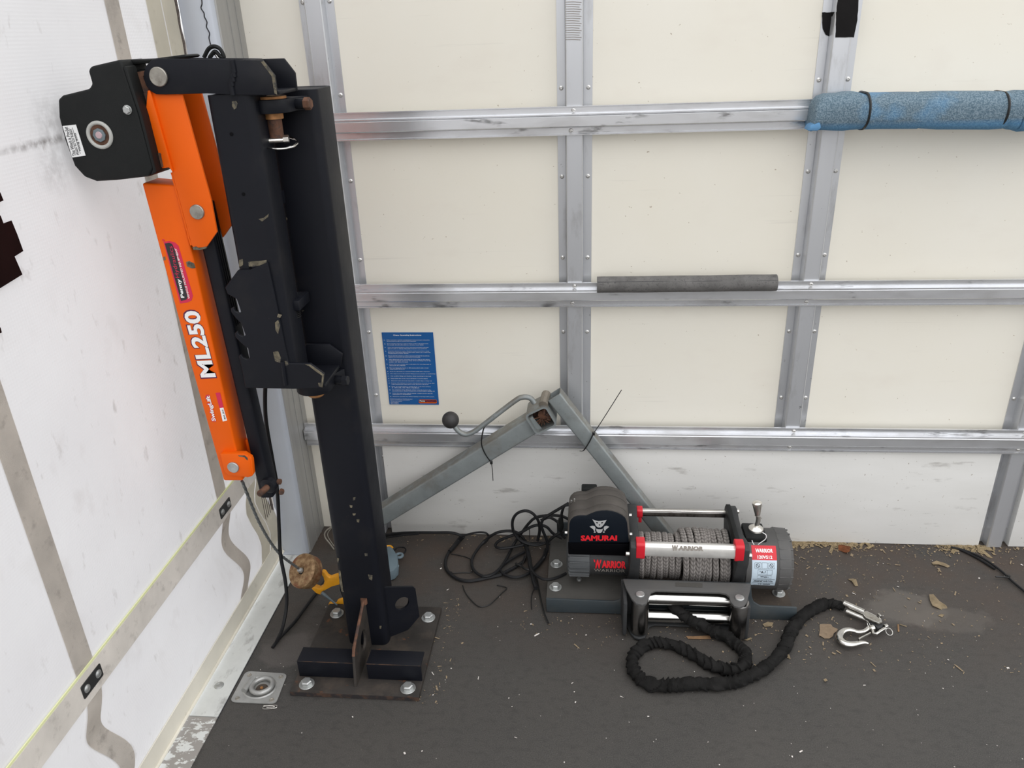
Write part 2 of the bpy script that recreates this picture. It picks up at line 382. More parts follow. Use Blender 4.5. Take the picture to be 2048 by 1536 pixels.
for (sxp, syp, rx, ry, amt, col) in ((at(1810, 1215, z=0).x, at(1810, 1215, z=0).y, .10, .07, .55, (.13, .115, .10)), (at(1900, 1240, z=0).x, at(1900, 1240, z=0).y, .11, .05, .35, (.12, .105, .09)), (at(575, 1300, z=0).x, at(575, 1300, z=0).y, .07, .07, .30, (.14, .12, .11))):
    vm = N.new('ShaderNodeMapping'); vm.vector_type = 'TEXTURE'; vm.inputs['Location'].default_value = (sxp, syp, 0); vm.inputs['Scale'].default_value = (rx, ry, 1); L.new(pos, vm.inputs[0])
    ln = N.new('ShaderNodeVectorMath'); ln.operation = 'LENGTH'; L.new(vm.outputs[0], ln.inputs[0])
    ad = N.new('ShaderNodeMath'); ad.operation = 'ADD'; L.new(ln.outputs['Value'], ad.inputs[0]); L.new(mul(N, L, noise_n(N, L, 22, 5), 1.2), ad.inputs[1])
    mrr = N.new('ShaderNodeMapRange'); mrr.inputs[1].default_value = 1.6; mrr.inputs[2].default_value = 1.35; L.new(ad.outputs[0], mrr.inputs[0])
    c = mix(N, L, mul(N, L, mrr.outputs[0], amt), c, col)
L.new(c, b.inputs['Base Color']); bump(N, L, b, noise_n(N, L, 260, 4), .35, .001)
# curtain (translucent side sheet)
m_curt, N, L, b = nt('white_translucent_curtain'); b.inputs['Roughness'].default_value = .65
pos = geo(N); c = (.80, .80, .815)
f = noise_n(N, L, 2.2, 5); c = mix(N, L, ramp(N, L, f, .35, .75), (.79, .785, .79), (.70, .69, .70))
f = noise_n(N, L, 34, 6, stretch=(1, 1.2, .5)); c = mix(N, L, mul(N, L, ramp(N, L, f, .63, .74), .5), c, (.42, .39, .37))
f = noise_n(N, L, 14, 6, stretch=(1, 1.2, .7)); f3 = noise_n(N, L, 3, 2); c = mix(N, L, mul(N, L, mul(N, L, ramp(N, L, f, .55, .75), ramp(N, L, f3, .45, .7)), .4), c, (.50, .46, .44))
for (px, py, rx, rz, amt) in ((95, 285, .13, .008, .8), (112, 250, .05, .05, .35), (120, 340, .05, .04, .3)):
    q = at(px, py, x=.3); vm = N.new('ShaderNodeMapping'); vm.vector_type = 'TEXTURE'; vm.inputs['Location'].default_value = q; vm.inputs['Scale'].default_value = (1, rx, rz); L.new(pos, vm.inputs[0])
    ln = N.new('ShaderNodeVectorMath'); ln.operation = 'LENGTH'; L.new(vm.outputs[0], ln.inputs[0])
    mrr = N.new('ShaderNodeMapRange'); mrr.inputs[1].default_value = 1.2; mrr.inputs[2].default_value = 0; L.new(ln.outputs['Value'], mrr.inputs[0])
    c = mix(N, L, mul(N, L, mul(N, L, mrr.outputs[0], ramp(N, L, noise_n(N, L, 60, 4), .3, .6)), amt), c, (.12, .10, .09))
L.new(c, b.inputs['Base Color'])
wv = N.new('ShaderNodeTexWave'); wv.bands_direction = 'Z'; wv.inputs['Scale'].default_value = 55; L.new(pos, wv.inputs['Vector'])
wv2 = N.new('ShaderNodeTexWave'); wv2.bands_direction = 'Y'; wv2.inputs['Scale'].default_value = 55; L.new(pos, wv2.inputs['Vector'])
ad = N.new('ShaderNodeMath'); ad.operation = 'ADD'; L.new(wv.outputs['Fac'], ad.inputs[0]); L.new(wv2.outputs['Fac'], ad.inputs[1])
bump(N, L, b, ad.outputs[0], .14, .001)
tr = N.new('ShaderNodeBsdfTranslucent'); L.new(c, tr.inputs['Color']); ms = N.new('ShaderNodeMixShader'); ms.inputs[0].default_value = .42
L.new(b.outputs[0], ms.inputs[1]); L.new(tr.outputs[0], ms.inputs[2]); L.new(ms.outputs[0], N['Material Output'].inputs['Surface'])

# ------------------------------------------------------------------ setting
XW = .298
def structure(o): o['kind'] = 'structure'; return o
m = MB(); m.box((.2, -3.6, -.04), (3.4, .03, 0)); floor = structure(m.build('floor', m_floor))
m = MB(); m.box((.25, .012, 0), (3.4, .035, 2.35)); wall = structure(m.build('wall_back', m_wall))
# lower kick board, in front of the middle posts
ztop = .30
m = MB(); m.box((.592, -.012, .001), (2.252, .010, ztop)); m.build('kick_board', m_kick, wall, bevel=.001)
m = MB(); m.box((2.330, -.012, .001), (3.38, .010, ztop)); m.build('kick_board', m_kick, wall, bevel=.001)

def rivet(p, d, parent, r=.0052, name='rivet', hole=True):
    m = MB(); m.lathe(p, d, [(0, r), (.0009, r), (.0024, r * .75), (.0030, r * .42), (.0022, r * .38), (.0021, .0001)], 16)
    return m.build(name, m_rivet, parent)
rv0 = None
def rivets(pts, parent):
    global rv0
    for p in pts:
        if rv0 is None: rv0 = rivet(p, (0, -1, 0), parent); rvp = V(p); rivets.base = rvp
        else: copy_part(rv0, V(p) - rivets.base, parent)
# upright aluminium posts: flat flanges with a raised channel between
XF = .012
def post(x0, z0, z1, zr, wd=.081, mirror=False):
    prof = [(0, 0), (0, -.0025), (.0185, -.0025), (.0195, -.0045), (.0205, -.028), (.0225, -.0305), (.0575, -.0305), (.0595, -.028), (.0605, -.0045), (.0615, -.0025), (wd, -.0025), (wd, 0)]
    m = MB(); m.prism([(x0 + a, XF + b, z0) for a, b in prof], (0, 0, z1 - z0))
    # fine extruded grooves
    for gx in (.0165, .0235, .0565, .0645):
        yy = -.0305 if .021 < gx < .059 else -.0025
        m.box((x0 + gx, XF + yy - .0006, z0), (x0 + gx + .0012, XF + yy, z1))
    o = m.build('post', m_alu, wall, ang=20)
    rivets([(x0 + .0095, XF - .0025, z) for z in zr] + [(x0 + .0715, XF - .0025, z) for z in zr], o)
    return o
zr = [.047, .248, .443, .629, .827, 1.026, 1.225, 1.424, 1.62]
post(.515, .002, 2.3, zr)
p2 = post(1.0965, .30, 2.3, zr[3:])
m = MB()
for i in range(17):
    a_, b_ = at(1131, 4 + i * 4.7, y=-.0188), at(1163 - (i % 3) * 2, 4.5 + i * 4.7, y=-.0188); m.tube([a_, a_.lerp(b_, .5) + V((0, 0, .0006)), b_], .0007, 4)
m.build('scratch', m_greyp, p2, label='row of rope scratches across the post', kind='stuff')
post(1.669, .30, 2.3, zr[2:]); post(2.250, .002, 2.3, zr); post(2.825, .002, 2.3, zr)
# horizontal lashing rails on the posts
def rail(z0, z1, x0, rx):
    h = z1 - z0; y0 = XF - .0308
    prof = [(0, 0), (0, -.006), (.04, -.006), (.06, -.003), (.26, -.003), (.29, -.013), (.33, -.0155), (.66, -.0155), (.70, -.0135), (.72, -.0165), (.75, -.0165), (.77, -.003), (.955, -.003), (.97, -.006), (1, -.006), (1, 0)]
    m = MB(); m.prism([(x0, y0 + b, z0 + a * h) for a, b in prof], (3.38 - x0, 0, 0))
    o = m.build('rail', m_rail, wall, ang=20)
    rivets([(x, y0 - .003, z0 + h * .86) for x in rx] + [(x - .006, y0 - .003, z0 + h * .16) for x in rx], o)
yr = -.022
rail(at(1116, 271, y=yr).z, at(1113, 213, y=yr).z, .50, [at(653, 234, y=yr).x, at(1147, 223, y=yr).x, 2.29, 2.86])
rail(at(1118, 613.5, y=yr).z, at(1118, 565.5, y=yr).z, .40, [at(694, 574, y=yr).x, at(1149, 573, y=yr).x, at(1622, 570, y=yr).x, 2.29, 2.86])
rail(at(1216, 897, y=yr).z, at(1203, 852, y=yr).z, at(610, 860, y=yr).x, [.56, at(1588, 861, y=yr).x, 2.29, 2.86])
# corner post
m = MB(); m.box((.302, -.135, 0), (.372, -.1345, 2.3)); m.bm.clear()
m.prism([(.302, -.135, 0), (.362, -.135, 0), (.370, -.131, 0), (.374, -.122, 0), (.374, .012, 0), (.302, .012, 0)], (0, 0, 2.3))
cp = m.build('corner_post', m_post, wall, bevel=.001)
m = MB(); m.prism([(.3742, -.118, 0), (.3775, -.116, 0), (.3765, -.075, 0), (.3765, .0115, 0), (.3742, .0115, 0)], (0, 0, 2.3)); m.box((.3765, -.060, 0), (.3782, -.057, 2.3)); m.box((.3765, -.02, 0), (.3782, -.017, 2.3))
m.build('side_facing', m_postb, cp, label='dull aluminium facing on the side of the corner post')
m = MB(); m.tube([at(a, b, y=-.1355) for a, b in ((403, -5), (404, 8), (402, 16), (408, 26), (409, 34), (414, 44), (413, 54), (419, 66), (418, 76), (421, 88), (422, 93))], .0013, 6, flat=None, sm=3)
m.build('scratch', m_darkp, cp, label='black squiggly scratch on the corner post')

# floor edge strip
m = MB(); m.box((.300, -3.5, 0.0003), (.3655, -.715, .0026)); s1 = structure(m.build('trim_1', m_strip2)); s1['label'] = 'floor edge strip with peeling white paint'
m = MB(); m.box((.300, -.713, 0.0003), (.3655, -.136, .0028)); s2 = structure(m.build('trim_2', m_strip)); s2['label'] = 'scuffed white floor edge strip'
p = at(438, 1371, z=.003); m = MB(); m.lathe(p, (0, 0, 1), [(0, .011), (.001, .011), (.002, .009), (.0022, .005), (.001, .0045), (.001, .0001)], 24); m.build('screw', m_steel, s2)
m = MB(); m.box((.3655, -.72, .0003), (.367, -.2, .0008)); m.build('edge_line', m_darkp, s2)

# curtain
def bulge(y, z):
    if z > .30 or z < .05: a = 0
    else:
        t = (z - .05) / .25; a = .014 * math.sin(t * math.pi * 2 + .4 * math.sin(y * 5)) * math.sin(t * math.pi) + .018 * math.sin(t * math.pi) * (noise.noise(V((y * 2.6, z * 5, 3))) + .2)
    big = .004 * noise.noise(V((y * 1.7, z * 1.3, 9))) * min(1, max(0, (z - .37) * 5))
    q = math.exp(-(((y + .62) / .10) ** 2 + ((z - 1.21) / .12) ** 2))
    return a + big - .010 * q
def sheet(m, y0, y1, z0, z1, ny, nz, lift=0, th=.0008, yfn=None):
    g = []
    for i in range(ny + 1):
        row = []
        for j in range(nz + 1):
            z = z0 + (z1 - z0) * j / nz; y = y0 + (y1 - y0) * i / ny
            if yfn: y = yfn(y, z)
            row.append(m.bm.verts.new((XW + bulge(y, z) + lift, y, z)))
        g.append(row)
    for i in range(ny):
        for j in range(nz): m.bm.faces.new((g[i][j], g[i + 1][j], g[i + 1][j + 1], g[i][j + 1]))
    return m
m = MB(); sheet(m, -3.5, -.134, .012, 2.3, 170, 130); curtain = structure(m.build('wall_left', m_curt))
def strap(y0, y1, z0, z1, mat, name='strap', lift=.0016, yfn=None, ny=4, nz=70, **pr):
    m = MB(); sheet(m, y0, y1, z0, z1, ny, nz, lift, yfn=yfn)
    r = bmesh.ops.solidify(m.bm, geom=m.bm.faces[:], thickness=.001)
    return m.build(name, mat, curtain, **pr)
def wavy(y, z):
    t = max(0, min(1, (.305 - z) / .24)); return y - (.016 * math.sin(t * math.pi * 2.0)) * (1 if t < 1 else 0)
for yc in (-.385, -.942, -1.50, -2.05, -2.6):
    strap(yc - .024, yc + .024, .335, 2.3, m_strap, 'vertical_strap')
    strap(yc - .022, yc + .022, .045, .312, m_strap, 'loose_strap_tail', .003, wavy, nz=40)
strap(-.262, -.205, .03, 2.3, m_hem, 'end_hem')
strap(-.205, -.150, .03, 2.3, m_hem, 'end_pleat', .004)
for k in range(5):
    yy = -.198 + k * .011
    m = MB(); m.tube([(XW + .0055, yy, .09), (XW + .0065, yy - .002, .4), (XW + .0055, yy + .001, .8)], .0009, 5, sm=3); m.build('pleat_cord', m_fray, curtain)
m = MB(); m.tube([(XW + .004 + .002 * random.random(), -.150 + .003 * random.random(), .06 + i * .03) for i in range(74)], .0035, 6, off=lambda i, k, t: .6 + .8 * random.random())
m.build('frayed_edge', m_fray, curtain, label='dark frayed end of the curtain')
m = MB(); m.box((.3008, -3.5, .303), (.3032, -.138, .362)); m.build('horizontal_strap', m_strap, curtain)
m = MB(); m.box((.3002, -3.5, .3622), (.3026, -.138, .3665)); m.build('strap_edging', m_yedge, curtain)
m = MB(); m.box((.3008, -3.5, .012), (.3034, -.136, .066)); m.build('bottom_hem', m_hem, curtain)
m = MB(); m.tube([(.3045, -3.5, .016), (.3045, -.136, .016)], .004, 8); m.build('hem_bead', m_hem, curtain)
for px, py in ((185, 1362), (451, 1016)):
    q = at(px, py, x=.3045)
    y, z = q.y, q.z
    m = MB(); m.prism([(.3032, y + a, z + b_) for a, b_ in rrect(.058, .028, .003)], (.0016, 0, 0)); cl = m.build('strap_clip', m_clip, curtain, bevel=.0004, seg=1)
    m.__init__()
    for dz in (-.017, .017):
        m = MB(); m.lathe((.3048, y + dz, z), (1, 0, 0), [(0, .0075), (.001, .0075), (.003, .005), (.0036, .001)], 16); m.build('rivet', m_steel, cl)

# ------------------------------------------------------------------ crane
crane = thing('folding_crane', 'tall black steel folding crane with an orange boom, bolted beside the curtain', 'crane', (.645, -.44, 0))
m = MB(); m.box((.505, -.643, .0008), (.800, -.347, .0125)); bp = m.build('base_plate', m_base, crane, bevel=.0015)
m = MB(); m.box((.5052, -.6436, .001), (.7998, -.6425, .0110)); m.build('plate_edge', m_rustedge, crane)
for p in ((.537, -.620), (.771, -.620), (.537, -.385), (.774, -.389)):
    bolt((p[0], p[1], .0125), (0, 0, 1), crane, m_steel, r=.0105, washer=.0175, h=.012)
# square pillar
m = MB()
m.hollow((.645, -.440, .012), (.645, -.440, 1.268), rrect(.099, .099, .016, 5), rrect(.087, .087, .011, 5), (1, 0, 0))
m.prism([(.645 + a, -.440 + b_, 1.262) for a, b_ in rrect(.097, .097, .015, 5)], (0, 0, .005))
m.build('pillar', m_black, crane, bevel=.0012, seg=1)
for c_ in ([(706, 995), (711, 994), (710, 1000), (706, 1001)], [(699, 1010), (705, 1011), (704, 1016), (700, 1015)], [(705, 1027), (712, 1027), (710, 1031), (706, 1031)], [(713, 1039), (719, 1039), (718, 1045), (714, 1044)], [(729, 1107), (735, 1107), (735, 1112), (730, 1112)], [(736, 1149), (745, 1151), (744, 1161), (738, 1158)], [(674, 1116), (678, 1117), (677, 1126), (674, 1124)], [(677, 1140), (681, 1142), (686, 1180), (688, 1184), (683, 1183), (679, 1165)], [(759, 1252), (763, 1252), (762, 1258), (759, 1257)], [(572, 434), (575, 438), (573, 441)], [(603, 620), (608, 621), (605, 624)]):
    m = MB(); m.prism(PL(-.4898, c_), (0, .0005, 0)); m.build('paint_chip', m_chip, crane)
# front fin with its eye
fy = lambda pts: [V((.648, y, z)) for y, z in pts]
m = MB(); m.prism_hole(fy([(-.489, .145), (-.497, .148), (-.598, .100), (-.606, .088), (-.622, .013), (-.489, .013)]), [[V((.648, -.538 + .021 * math.cos(t), .072 + .027 * math.sin(t))) for t in [i * math.pi / 9 for i in range(18)]]], (.006, 0, 0))
m.build('front_fin', m_base, crane)
m = MB(); m.tube([(.651, -.4905, .154), (.651, -.4915, .140)], .008, 10); m.tube([(.651, -.497, .149), (.651, -.598, .1015), (.651, -.6065, .088)], .0036, 6); m.build('fin_weld', m_rust, crane)
# angle bars either side of the fin
for x0, x1 in ((.512, .6470), (.674, .799)):
    m = MB(); m.prism([(x0, -.597, .0128), (x0, -.597, .058), (x0, -.552, .058), (x0, -.552, .0535), (x0, -.592, .0535), (x0, -.592, .0128)], (x1 - x0, 0, 0)); m.build('angle_bar', m_black, crane, bevel=.001)
    m = MB(); m.box((x0, -.5975, .0570), (x1, -.5965, .0586)); m.build('worn_edge', m_rustedge, crane)
# side gussets with round eyes
def gusset(pts2, hc, hr, a, d, nm='side_gusset'):
    a, d = V(a), V(d).normalized(); n = V((-d.y, d.x, 0)) * .006
    m = MB(); m.prism_hole([a + d * s + V((0, 0, z)) for s, z in pts2], [[a + d * (hc[0] + hr * math.cos(t)) + V((0, 0, hc[1] + hr * math.sin(t))) for t in [i * math.pi / 10 for i in range(20)]]], n)
    m.build(nm, m_black, crane)
gusset([(0, .012), (.004, .162), (.075, .134), (.080, .127), (.083, .040), (.050, .013)], (.043, .098), .018, (.690, -.462, 0), (.72, .48, 0))
gusset([(0, .012), (.004, .158), (.06, .150), (.07, .062), (.05, .013)], (.036, .098), .018, (.600, -.395, 0), (-.72, .6, 0))
# hinge eyes: y of hinge axis -.54, x .632
HX, HY = .632, -.540
def eye(z0, z1, nm):
    m = MB()
    pts = [V((HX + .036 * math.cos(t), HY + .036 * math.sin(t), z0)) for t in [math.radians(150 + i * 12) for i in range(17)]]
    pts += [V((.668, -.515, z0)), V((.680, -.492, z0)), V((.605, -.492, z0)), V((.600, -.52, z0))]
    m.prism(pts, (0, 0, z1 - z0)); return m.build(nm, m_black, crane, bevel=.002)
eye(1.236, 1.258, 'hinge_eye'); eye(.716, .739, 'hinge_eye')
for z in (1.247, .727):
    m = MB(); m.tube([(.668, -.520, z), (.684, -.523, z)], .009, 12); m.build('bolt_boss', m_black, crane); m = MB(); m.lathe((.684, -.524, z), (1, -.1, 0), [(0, .0105), (.010, .0105), (.0115, .009)], 6); m.build('clamp_bolt', m_rust if z > 1 else m_black, crane)
m = MB(); m.lathe((HX, HY, 1.2255), (0, 0, 1), [(0, .0165), (.0105, .0165)], 24); m.build('bush', m_copper, crane)
m = MB(); m.lathe((HX, HY, 1.258), (0, 0, 1), [(0, .026), (.004, .026)], 24); m.build('bush', m_copper, crane)
m = MB(); m.lathe((HX, HY, .701), (0, 0, 1), [(0, .013), (.003, .0165), (.015, .0165)], 24); m.build('bush', m_copper, crane)
m = MB(); m.lathe((HX, HY, 1.187), (0, 0, 1), [(0, .0115), (.002, .0125), (.04, .0125)], 20); m.build('hinge_pin', m_rust, crane)
m = MB(); m.torus((HX + .006, HY - .002, 1.186), (.10, -.22, 1), .0285, .0021, 40, 8); rg = m.build('pull_ring', m_chrome, crane)
m = MB(); m.lathe((HX - .019, HY - .014, 1.191), (1, .2, 0), [(0, .0045), (.036, .0045)], 12); m.lathe((HX + .016, HY - .012, 1.193), (1, .2, 0), [(0, .0068), (.009, .0068)], 6); m.build('linch_pin', m_bright, crane)
# upper arm: U channel on the right, forked cheeks on the left
yf, yb = -.602, -.512
arc = [(318 + 34 * math.cos(math.radians(t)), 153.5 + 36 * math.sin(math.radians(t))) for t in range(250, 98, -12)]
cheek = [(525, 120.5), (549, 151), (554, 190)] + [(473, 190), (413, 187), (331, 189)] + arc[::-1][0:0] + [(312, 188.5), (302, 183), (293, 173), (287, 158), (287, 145), (293, 130), (304, 119.5), (318, 117)]
m = MB(); m.prism(PL(yf, cheek), (0, .006, 0)); m.build('arm_front_cheek', m_black, crane, bevel=.0012)
zt = at(520, 120, y=yf).z; zb = at(554, 190, y=yf).z
bc = [(x, z) for x, z in [(p.x, p.z) for p in PL(yf, [(525, 120.5), (549, 151), (554, 190), (473, 190)])]]
xl = at(470, 150, y=yf).x
m = MB(); m.prism([V((a, yb - .006, z)) for a, z in ((bc[0][0] + .004, bc[0][1]), (bc[1][0] + .004, bc[1][1]), (bc[2][0] + .004, zb), (xl, zb), (xl, zt))], (0, .006, 0)); m.build('arm_back_cheek', m_black, crane, bevel=.0012)
m = MB(); m.box((xl, yf + .004, zb), (bc[2][0] + .003, yb - .004, zb + .006)); m.build('arm_web', m_black, crane, bevel=.0015)
m = MB(); m.box((xl - .02, yf + .004, zt - .006), (bc[0][0] - .030, yb - .004, zt)); m.build('arm_top_plate', m_black, crane, bevel=.001)
m = MB(); m.prism([V((p.x, -.512, p.z)) for p in PL(yf, [(480, 121), (480, 188), (331, 189), (302, 183), (287, 158), (287, 145), (304, 119.5)])], (0, .006, 0)); m.build('rear_cheek', m_black, crane, bevel=.001)
m = MB()
for i in range(7):
    q = at(466 + 2.5 * math.sin(i), 128 + i * 9, y=yf); m.tube([q + V((0, -.0002, .006)), q + V((0, -.0002, -.006))], .0045, 8)
m.build('weld_bead', m_black, crane)
m = MB(); pe = PL(yf - .0006, [(527, 122), (549, 151), (554, 189), (549, 187), (543, 152), (521, 123)]); m.prism(pe, (0, .0005, 0)); m.build('bare_worn_edge', m_chip, crane)
m = MB(); pe = PL(-.5986, [(464, 203), (472, 202), (475, 207), (473, 216), (468, 219), (464, 212)]); m.prism(pe, (0, .0005, 0)); m.build('paint_chip', m_chip, crane)
# upright beam
x0 = at(475, 540, y=-.598).x - .001; x1 = at(592, 705, y=-.586).x
xc = (x0 + x1) / 2; wd = x1 - x0
m = MB(); m.hollow((xc, -.561, at(540, 774, y=-.604).z), (xc, -.561, zb + .002), rrect(wd, .074, .014, 5), rrect(wd - .012, .062, .009, 5), (1, 0, 0)); m.build('upright_beam', m_black, crane)
m = MB()
for a, b_ in ((463, 268.5), (487, 388.5), (501, 537), (505, 559)):
    q = at(a, b_, y=-.5984); m = MB(); m.lathe(q, (0, 1, 0), [(0, .0033), (.0003, .0033)], 12); m.build('drilled_hole', m_gloss2, crane)
chips = [[(478, 520), (486, 518), (486, 530), (478, 535)], [(517, 438), (527, 436), (538, 427), (536, 434), (524, 443)], [(496, 524), (505, 523), (520, 522), (533, 520), (534, 529), (520, 531), (508, 533), (498, 533)], [(556, 628), (564, 630), (560, 636), (554, 634)], [(550, 645), (556, 640), (560, 650), (556, 668), (551, 660)], [(546, 704), (556, 702), (562, 716), (560, 726), (550, 722)], [(562, 722), (574, 722), (577, 730), (568, 733)]]
for c_ in chips:
    m = MB(); m.prism(PL(-.6044 if c_[0][1] > 540 else -.5986, c_), (0, .0005, 0)); m.build('paint_chip', m_chip, crane)
# latch rack with three hooks, and lower arm
rack = [(476, 540), (450, 575), (455, 588), (473, 598), (478, 612), (482, 624), (478, 627), (470, 623), (466, 615), (461, 617), (462, 624), (472, 637), (483, 648), (487, 660), (491, 671), (486, 674), (478, 670), (474, 663), (469, 667), (471, 675), (482, 686), (496, 697), (499, 716), (494, 720), (486, 716), (481, 709), (477, 713), (480, 722), (484, 740), (491, 776), (586, 778), (645, 776), (648, 748), (620, 727.6), (577, 727), (571, 700), (549, 590), (535, 525), (500, 540)]
m = MB(); m.prism(PL(-.604, rack), (0, .0062, 0)); m.build('latch_rack', m_black, crane, bevel=.0008, seg=1)
pr = [V((p.x, 0, p.z)) for p in PL(-.604, [(577, 727), (620, 727.6), (648, 748), (645, 776), (560, 776)])]
m = MB(); m.prism([V((p.x + (.006 if i in (1, 2, 3) else 0), -.506, p.z)) for i, p in enumerate(pr)], (0, .006, 0)); m.build('arm_back_cheek', m_black, crane, bevel=.001)
m = MB(); m.box((pr[4].x, -.599, pr[3].z - .001), (pr[3].x + .004, -.504, pr[3].z + .006)); m.build('arm_web', m_black, crane, bevel=.001)
m = MB(); m.prism(PL(-.6046, [(610, 729), (620, 729), (648, 749), (645, 775), (638, 773), (636, 766), (643, 765), (644, 751), (633, 744), (618, 732)]), (0, .0005, 0)); m.build('bare_worn_edge', m_chip, crane)
m = MB()
for i in range(5):
    q = at(566 + i * 1.2, 728 + i * 9, y=-.6045); m.tube([q + V((0, 0, .006)), q + V((0, 0, -.006))], .0045, 8)
m.build('weld_bead', m_black, crane)
# stay between beam and pillar
m = MB(); m.box((.60, -.56, .885), (.633, -.50, .905)); m.build('stop_block', m_black, crane, bevel=.002)
m = MB()
for i in range(7): m.lathe((.612, -.545 , .868 + i * .0035), (0, 0, 1), [(0, .014), (.0012, .0155), (.0024, .014)], 16)
m.build('spring_buffer', m_rubber, crane)
m = MB(); m.box((.592, -.56, 1.075), (.615, -.50, 1.098)); m.build('stop_block', m_black, crane, bevel=.002)
# telescopic strut (black bar) hanging behind the boom
a = at(383, 410, y=-.574) + V((.013, .019, 0)); b_ = at(521, 995, y=-.574) + V((.013, .019, 0))
m = MB(); m.hollow(a, b_, rrect(.038, .027, .005, 3), rrect(.030, .019, .003, 3), (0, 1, 0)); strut = m.build('stay_bar', m_black, crane)
m = MB()
for k in (-.008, .0, .008): m.bar(a + V((.0137, k, 0)), a.lerp(b_, .38) + V((.0137, k, 0)), rrect(.002, .002, .0008, 1), (1, 0, 0))
m.build('slide_groove', m_gloss2, crane)
q = at(524, 985, y=-.60); m = MB(); m.lathe(q + V((.008, .03, .004)), (-.25, -1, -.1), [(0, .017), (.012, .017), (.014, .013)], 20); m.build('knob_collar', m_black, crane)
m = MB(); m.lathe(q + V((.006, .018, .003)), (-.35, -1, -.1), [(0, .0068), (.026, .0068), (.028, .0055)], 14); m.build('rusty_pin', m_rust, crane, label='rusty pin end')
m = MB(); q = at(556, 963, y=-.57); m.lathe(q, (.5, -.1, 0), [(0, .006), (.006, .006)], 10); m.lathe(q + V((0, .004, -.027)), (.5, -.1, 0), [(0, .007), (.005, .006)], 10); m.build('rusty_bolt', m_rust, crane)
# orange boom
BF = -.590
tl, tr_, bl = at(283, 366, y=BF), at(352, 366, y=BF), at(447, 961, y=BF)
w_b = .052
top = V((tl.x + w_b / 2, BF + .030, tl.z)); bot = V((bl.x + w_b / 2, BF + .030, bl.z))
# front sheet follows the photographed outline (wide at the top)
m = MB(); m.prism(PL(BF, [(283, 366), (384, 740), (447, 962), (486, 962), (443, 766), (392, 542), (352, 372)]), (0, .056, 0)); boom = m.build('boom', m_orange, crane, bevel=.004, seg=3)
# cheek plates
chk = [(296, 181), (364, 190), (422, 399), (434, 464), (413, 494), (387, 497), (383, 490), (344, 345), (330, 290)]
m = MB(); m.prism(PL(-.5955, chk), (0, .005, 0)); m.build('boom_cheek', m_orange, crane, bevel=.0012)
dx = at(422, 399, y=-.608)
m = MB(); m.prism([V((p.x, -.528, p.z)) for p in PL(-.5955, chk)], (0, .007, 0)); m.build('boom_cheek', m_orange, crane, bevel=.0012)
m = MB()
pw = [at(344 + (383 - 344) * t + .5 * math.sin(t * 40), 345 + (490 - 345) * t, y=-.591) for t in [i / 20 for i in range(21)]]
m.tube(pw, .0028, 6); m.build('weld_bead', m_orange, crane)
m = MB(); m.prism(PL(-.5960, [(385, 494), (392, 493), (398, 496), (412, 493), (412, 497), (400, 500), (387, 500)]), (0, .0045, 0)); m.build('bare_worn_edge', m_chip, crane)
for c_ in ([(372, 524), (378, 522), (388, 527), (391, 536), (384, 537), (374, 533)], [(326, 514), (330, 513), (331, 520), (327, 521)]):
    m = MB(); m.prism(PL(-.5907, c_), (0, .0005, 0)); m.build('paint_chip', m_chip, crane)
# winch mounting bracket between cover and boom
m = MB(); m.prism(PL(-.601, [(279, 224), (292, 217), (295, 181), (300, 181), (345, 344), (338, 335), (322, 337), (322, 308), (302, 305)]), (0, .006, 0)); m.build('motor_bracket', m_orange, crane, bevel=.0008)
m = MB(); m.prism(PL(-.596, [(262, 190), (294, 184), (297, 216), (290, 221), (276, 222)]), (0, .01, 0)); m.build('rusty_lug', m_rust, crane)
m = MB(); m.prism(PL(-.603, [(300, 306), (320, 306), (326, 334), (309, 336)]), (0, .004, 0)); m.build('rusty_lug', m_rust, crane)
m = MB(); m.prism(PL(-.595, [(262, 146), (292, 141), (294, 150), (286, 152), (288, 160), (296, 163), (297, 184), (262, 186), (268, 165)]), (0, .02, 0)); m.build('gear_plate', m_rust, crane)
m = MB(); m.box((.430, -.585, 1.20), (.465, -.53, 1.312)); m.build('motor_case', m_plastic, crane, bevel=.003)
m = MB(); m.prism(PL(-.59, [(240, 120), (300, 118), (368, 109), (374, 112), (370, 116), (300, 127), (243, 130)]), (0, .05, 0)); m.build('cover_top_flap', m_plastic, crane, bevel=.002)
# moulded winch cover
cov = [(240, 119), (180, 133), (175.5, 142), (183, 168), (177, 178), (124, 191), (115, 199), (117, 235), (129, 281), (148, 332), (168, 354), (192, 363), (230, 361), (299, 353), (306, 338), (277, 230), (246, 133)]
m = MB(); m.prism(PL(-.622, cov), (0, .075, 0)); m.build('winch_cover', m_plastic, crane, bevel=.009, seg=4)
m = MB(); m.prism(PL(-.6225, [(300, 352), (305, 338), (277, 230), (245, 133), (252, 132), (284, 232), (313, 345)]), (0, .03, 0)); m.build('cover_rim', m_plastic, crane, bevel=.002)
q = at(199.5, 270, y=-.6225)
m = MB(); m.torus(q, (0, 1, 0), .0195, .0032, 36, 10); dial = m.build('dial_rim', m_greyp, crane); dial.data.materials.clear(); dial.data.materials.append(M('pale_grey_rim', (.45, .45, .42), .5))
m = MB(); m.lathe(q + V((0, .0015, 0)), (0, -1, 0), [(0, .0178), (.0015, .0175), (.0016, .0115)], 30); m.build('rusty_disc', m_rust, crane)
m = MB(); m.lathe(q, (0, -1, 0), [(0, .011), (.0022, .011), (.0026, .0095)], 8); m.build('dial_nut', m_latch, crane)
m = MB(); m.lathe(q + V((0, -.0026, 0)), (0, -1, 0), [(0, .0058), (.0012, .0052), (.0016, .001)], 20); m.build('dial_lens', m_wpink, crane)
bolt(at(255.6, 219.5, y=-.6225), (0, -1, 0), crane, m_steel, r=.0055, washer=.0075, h=.006)
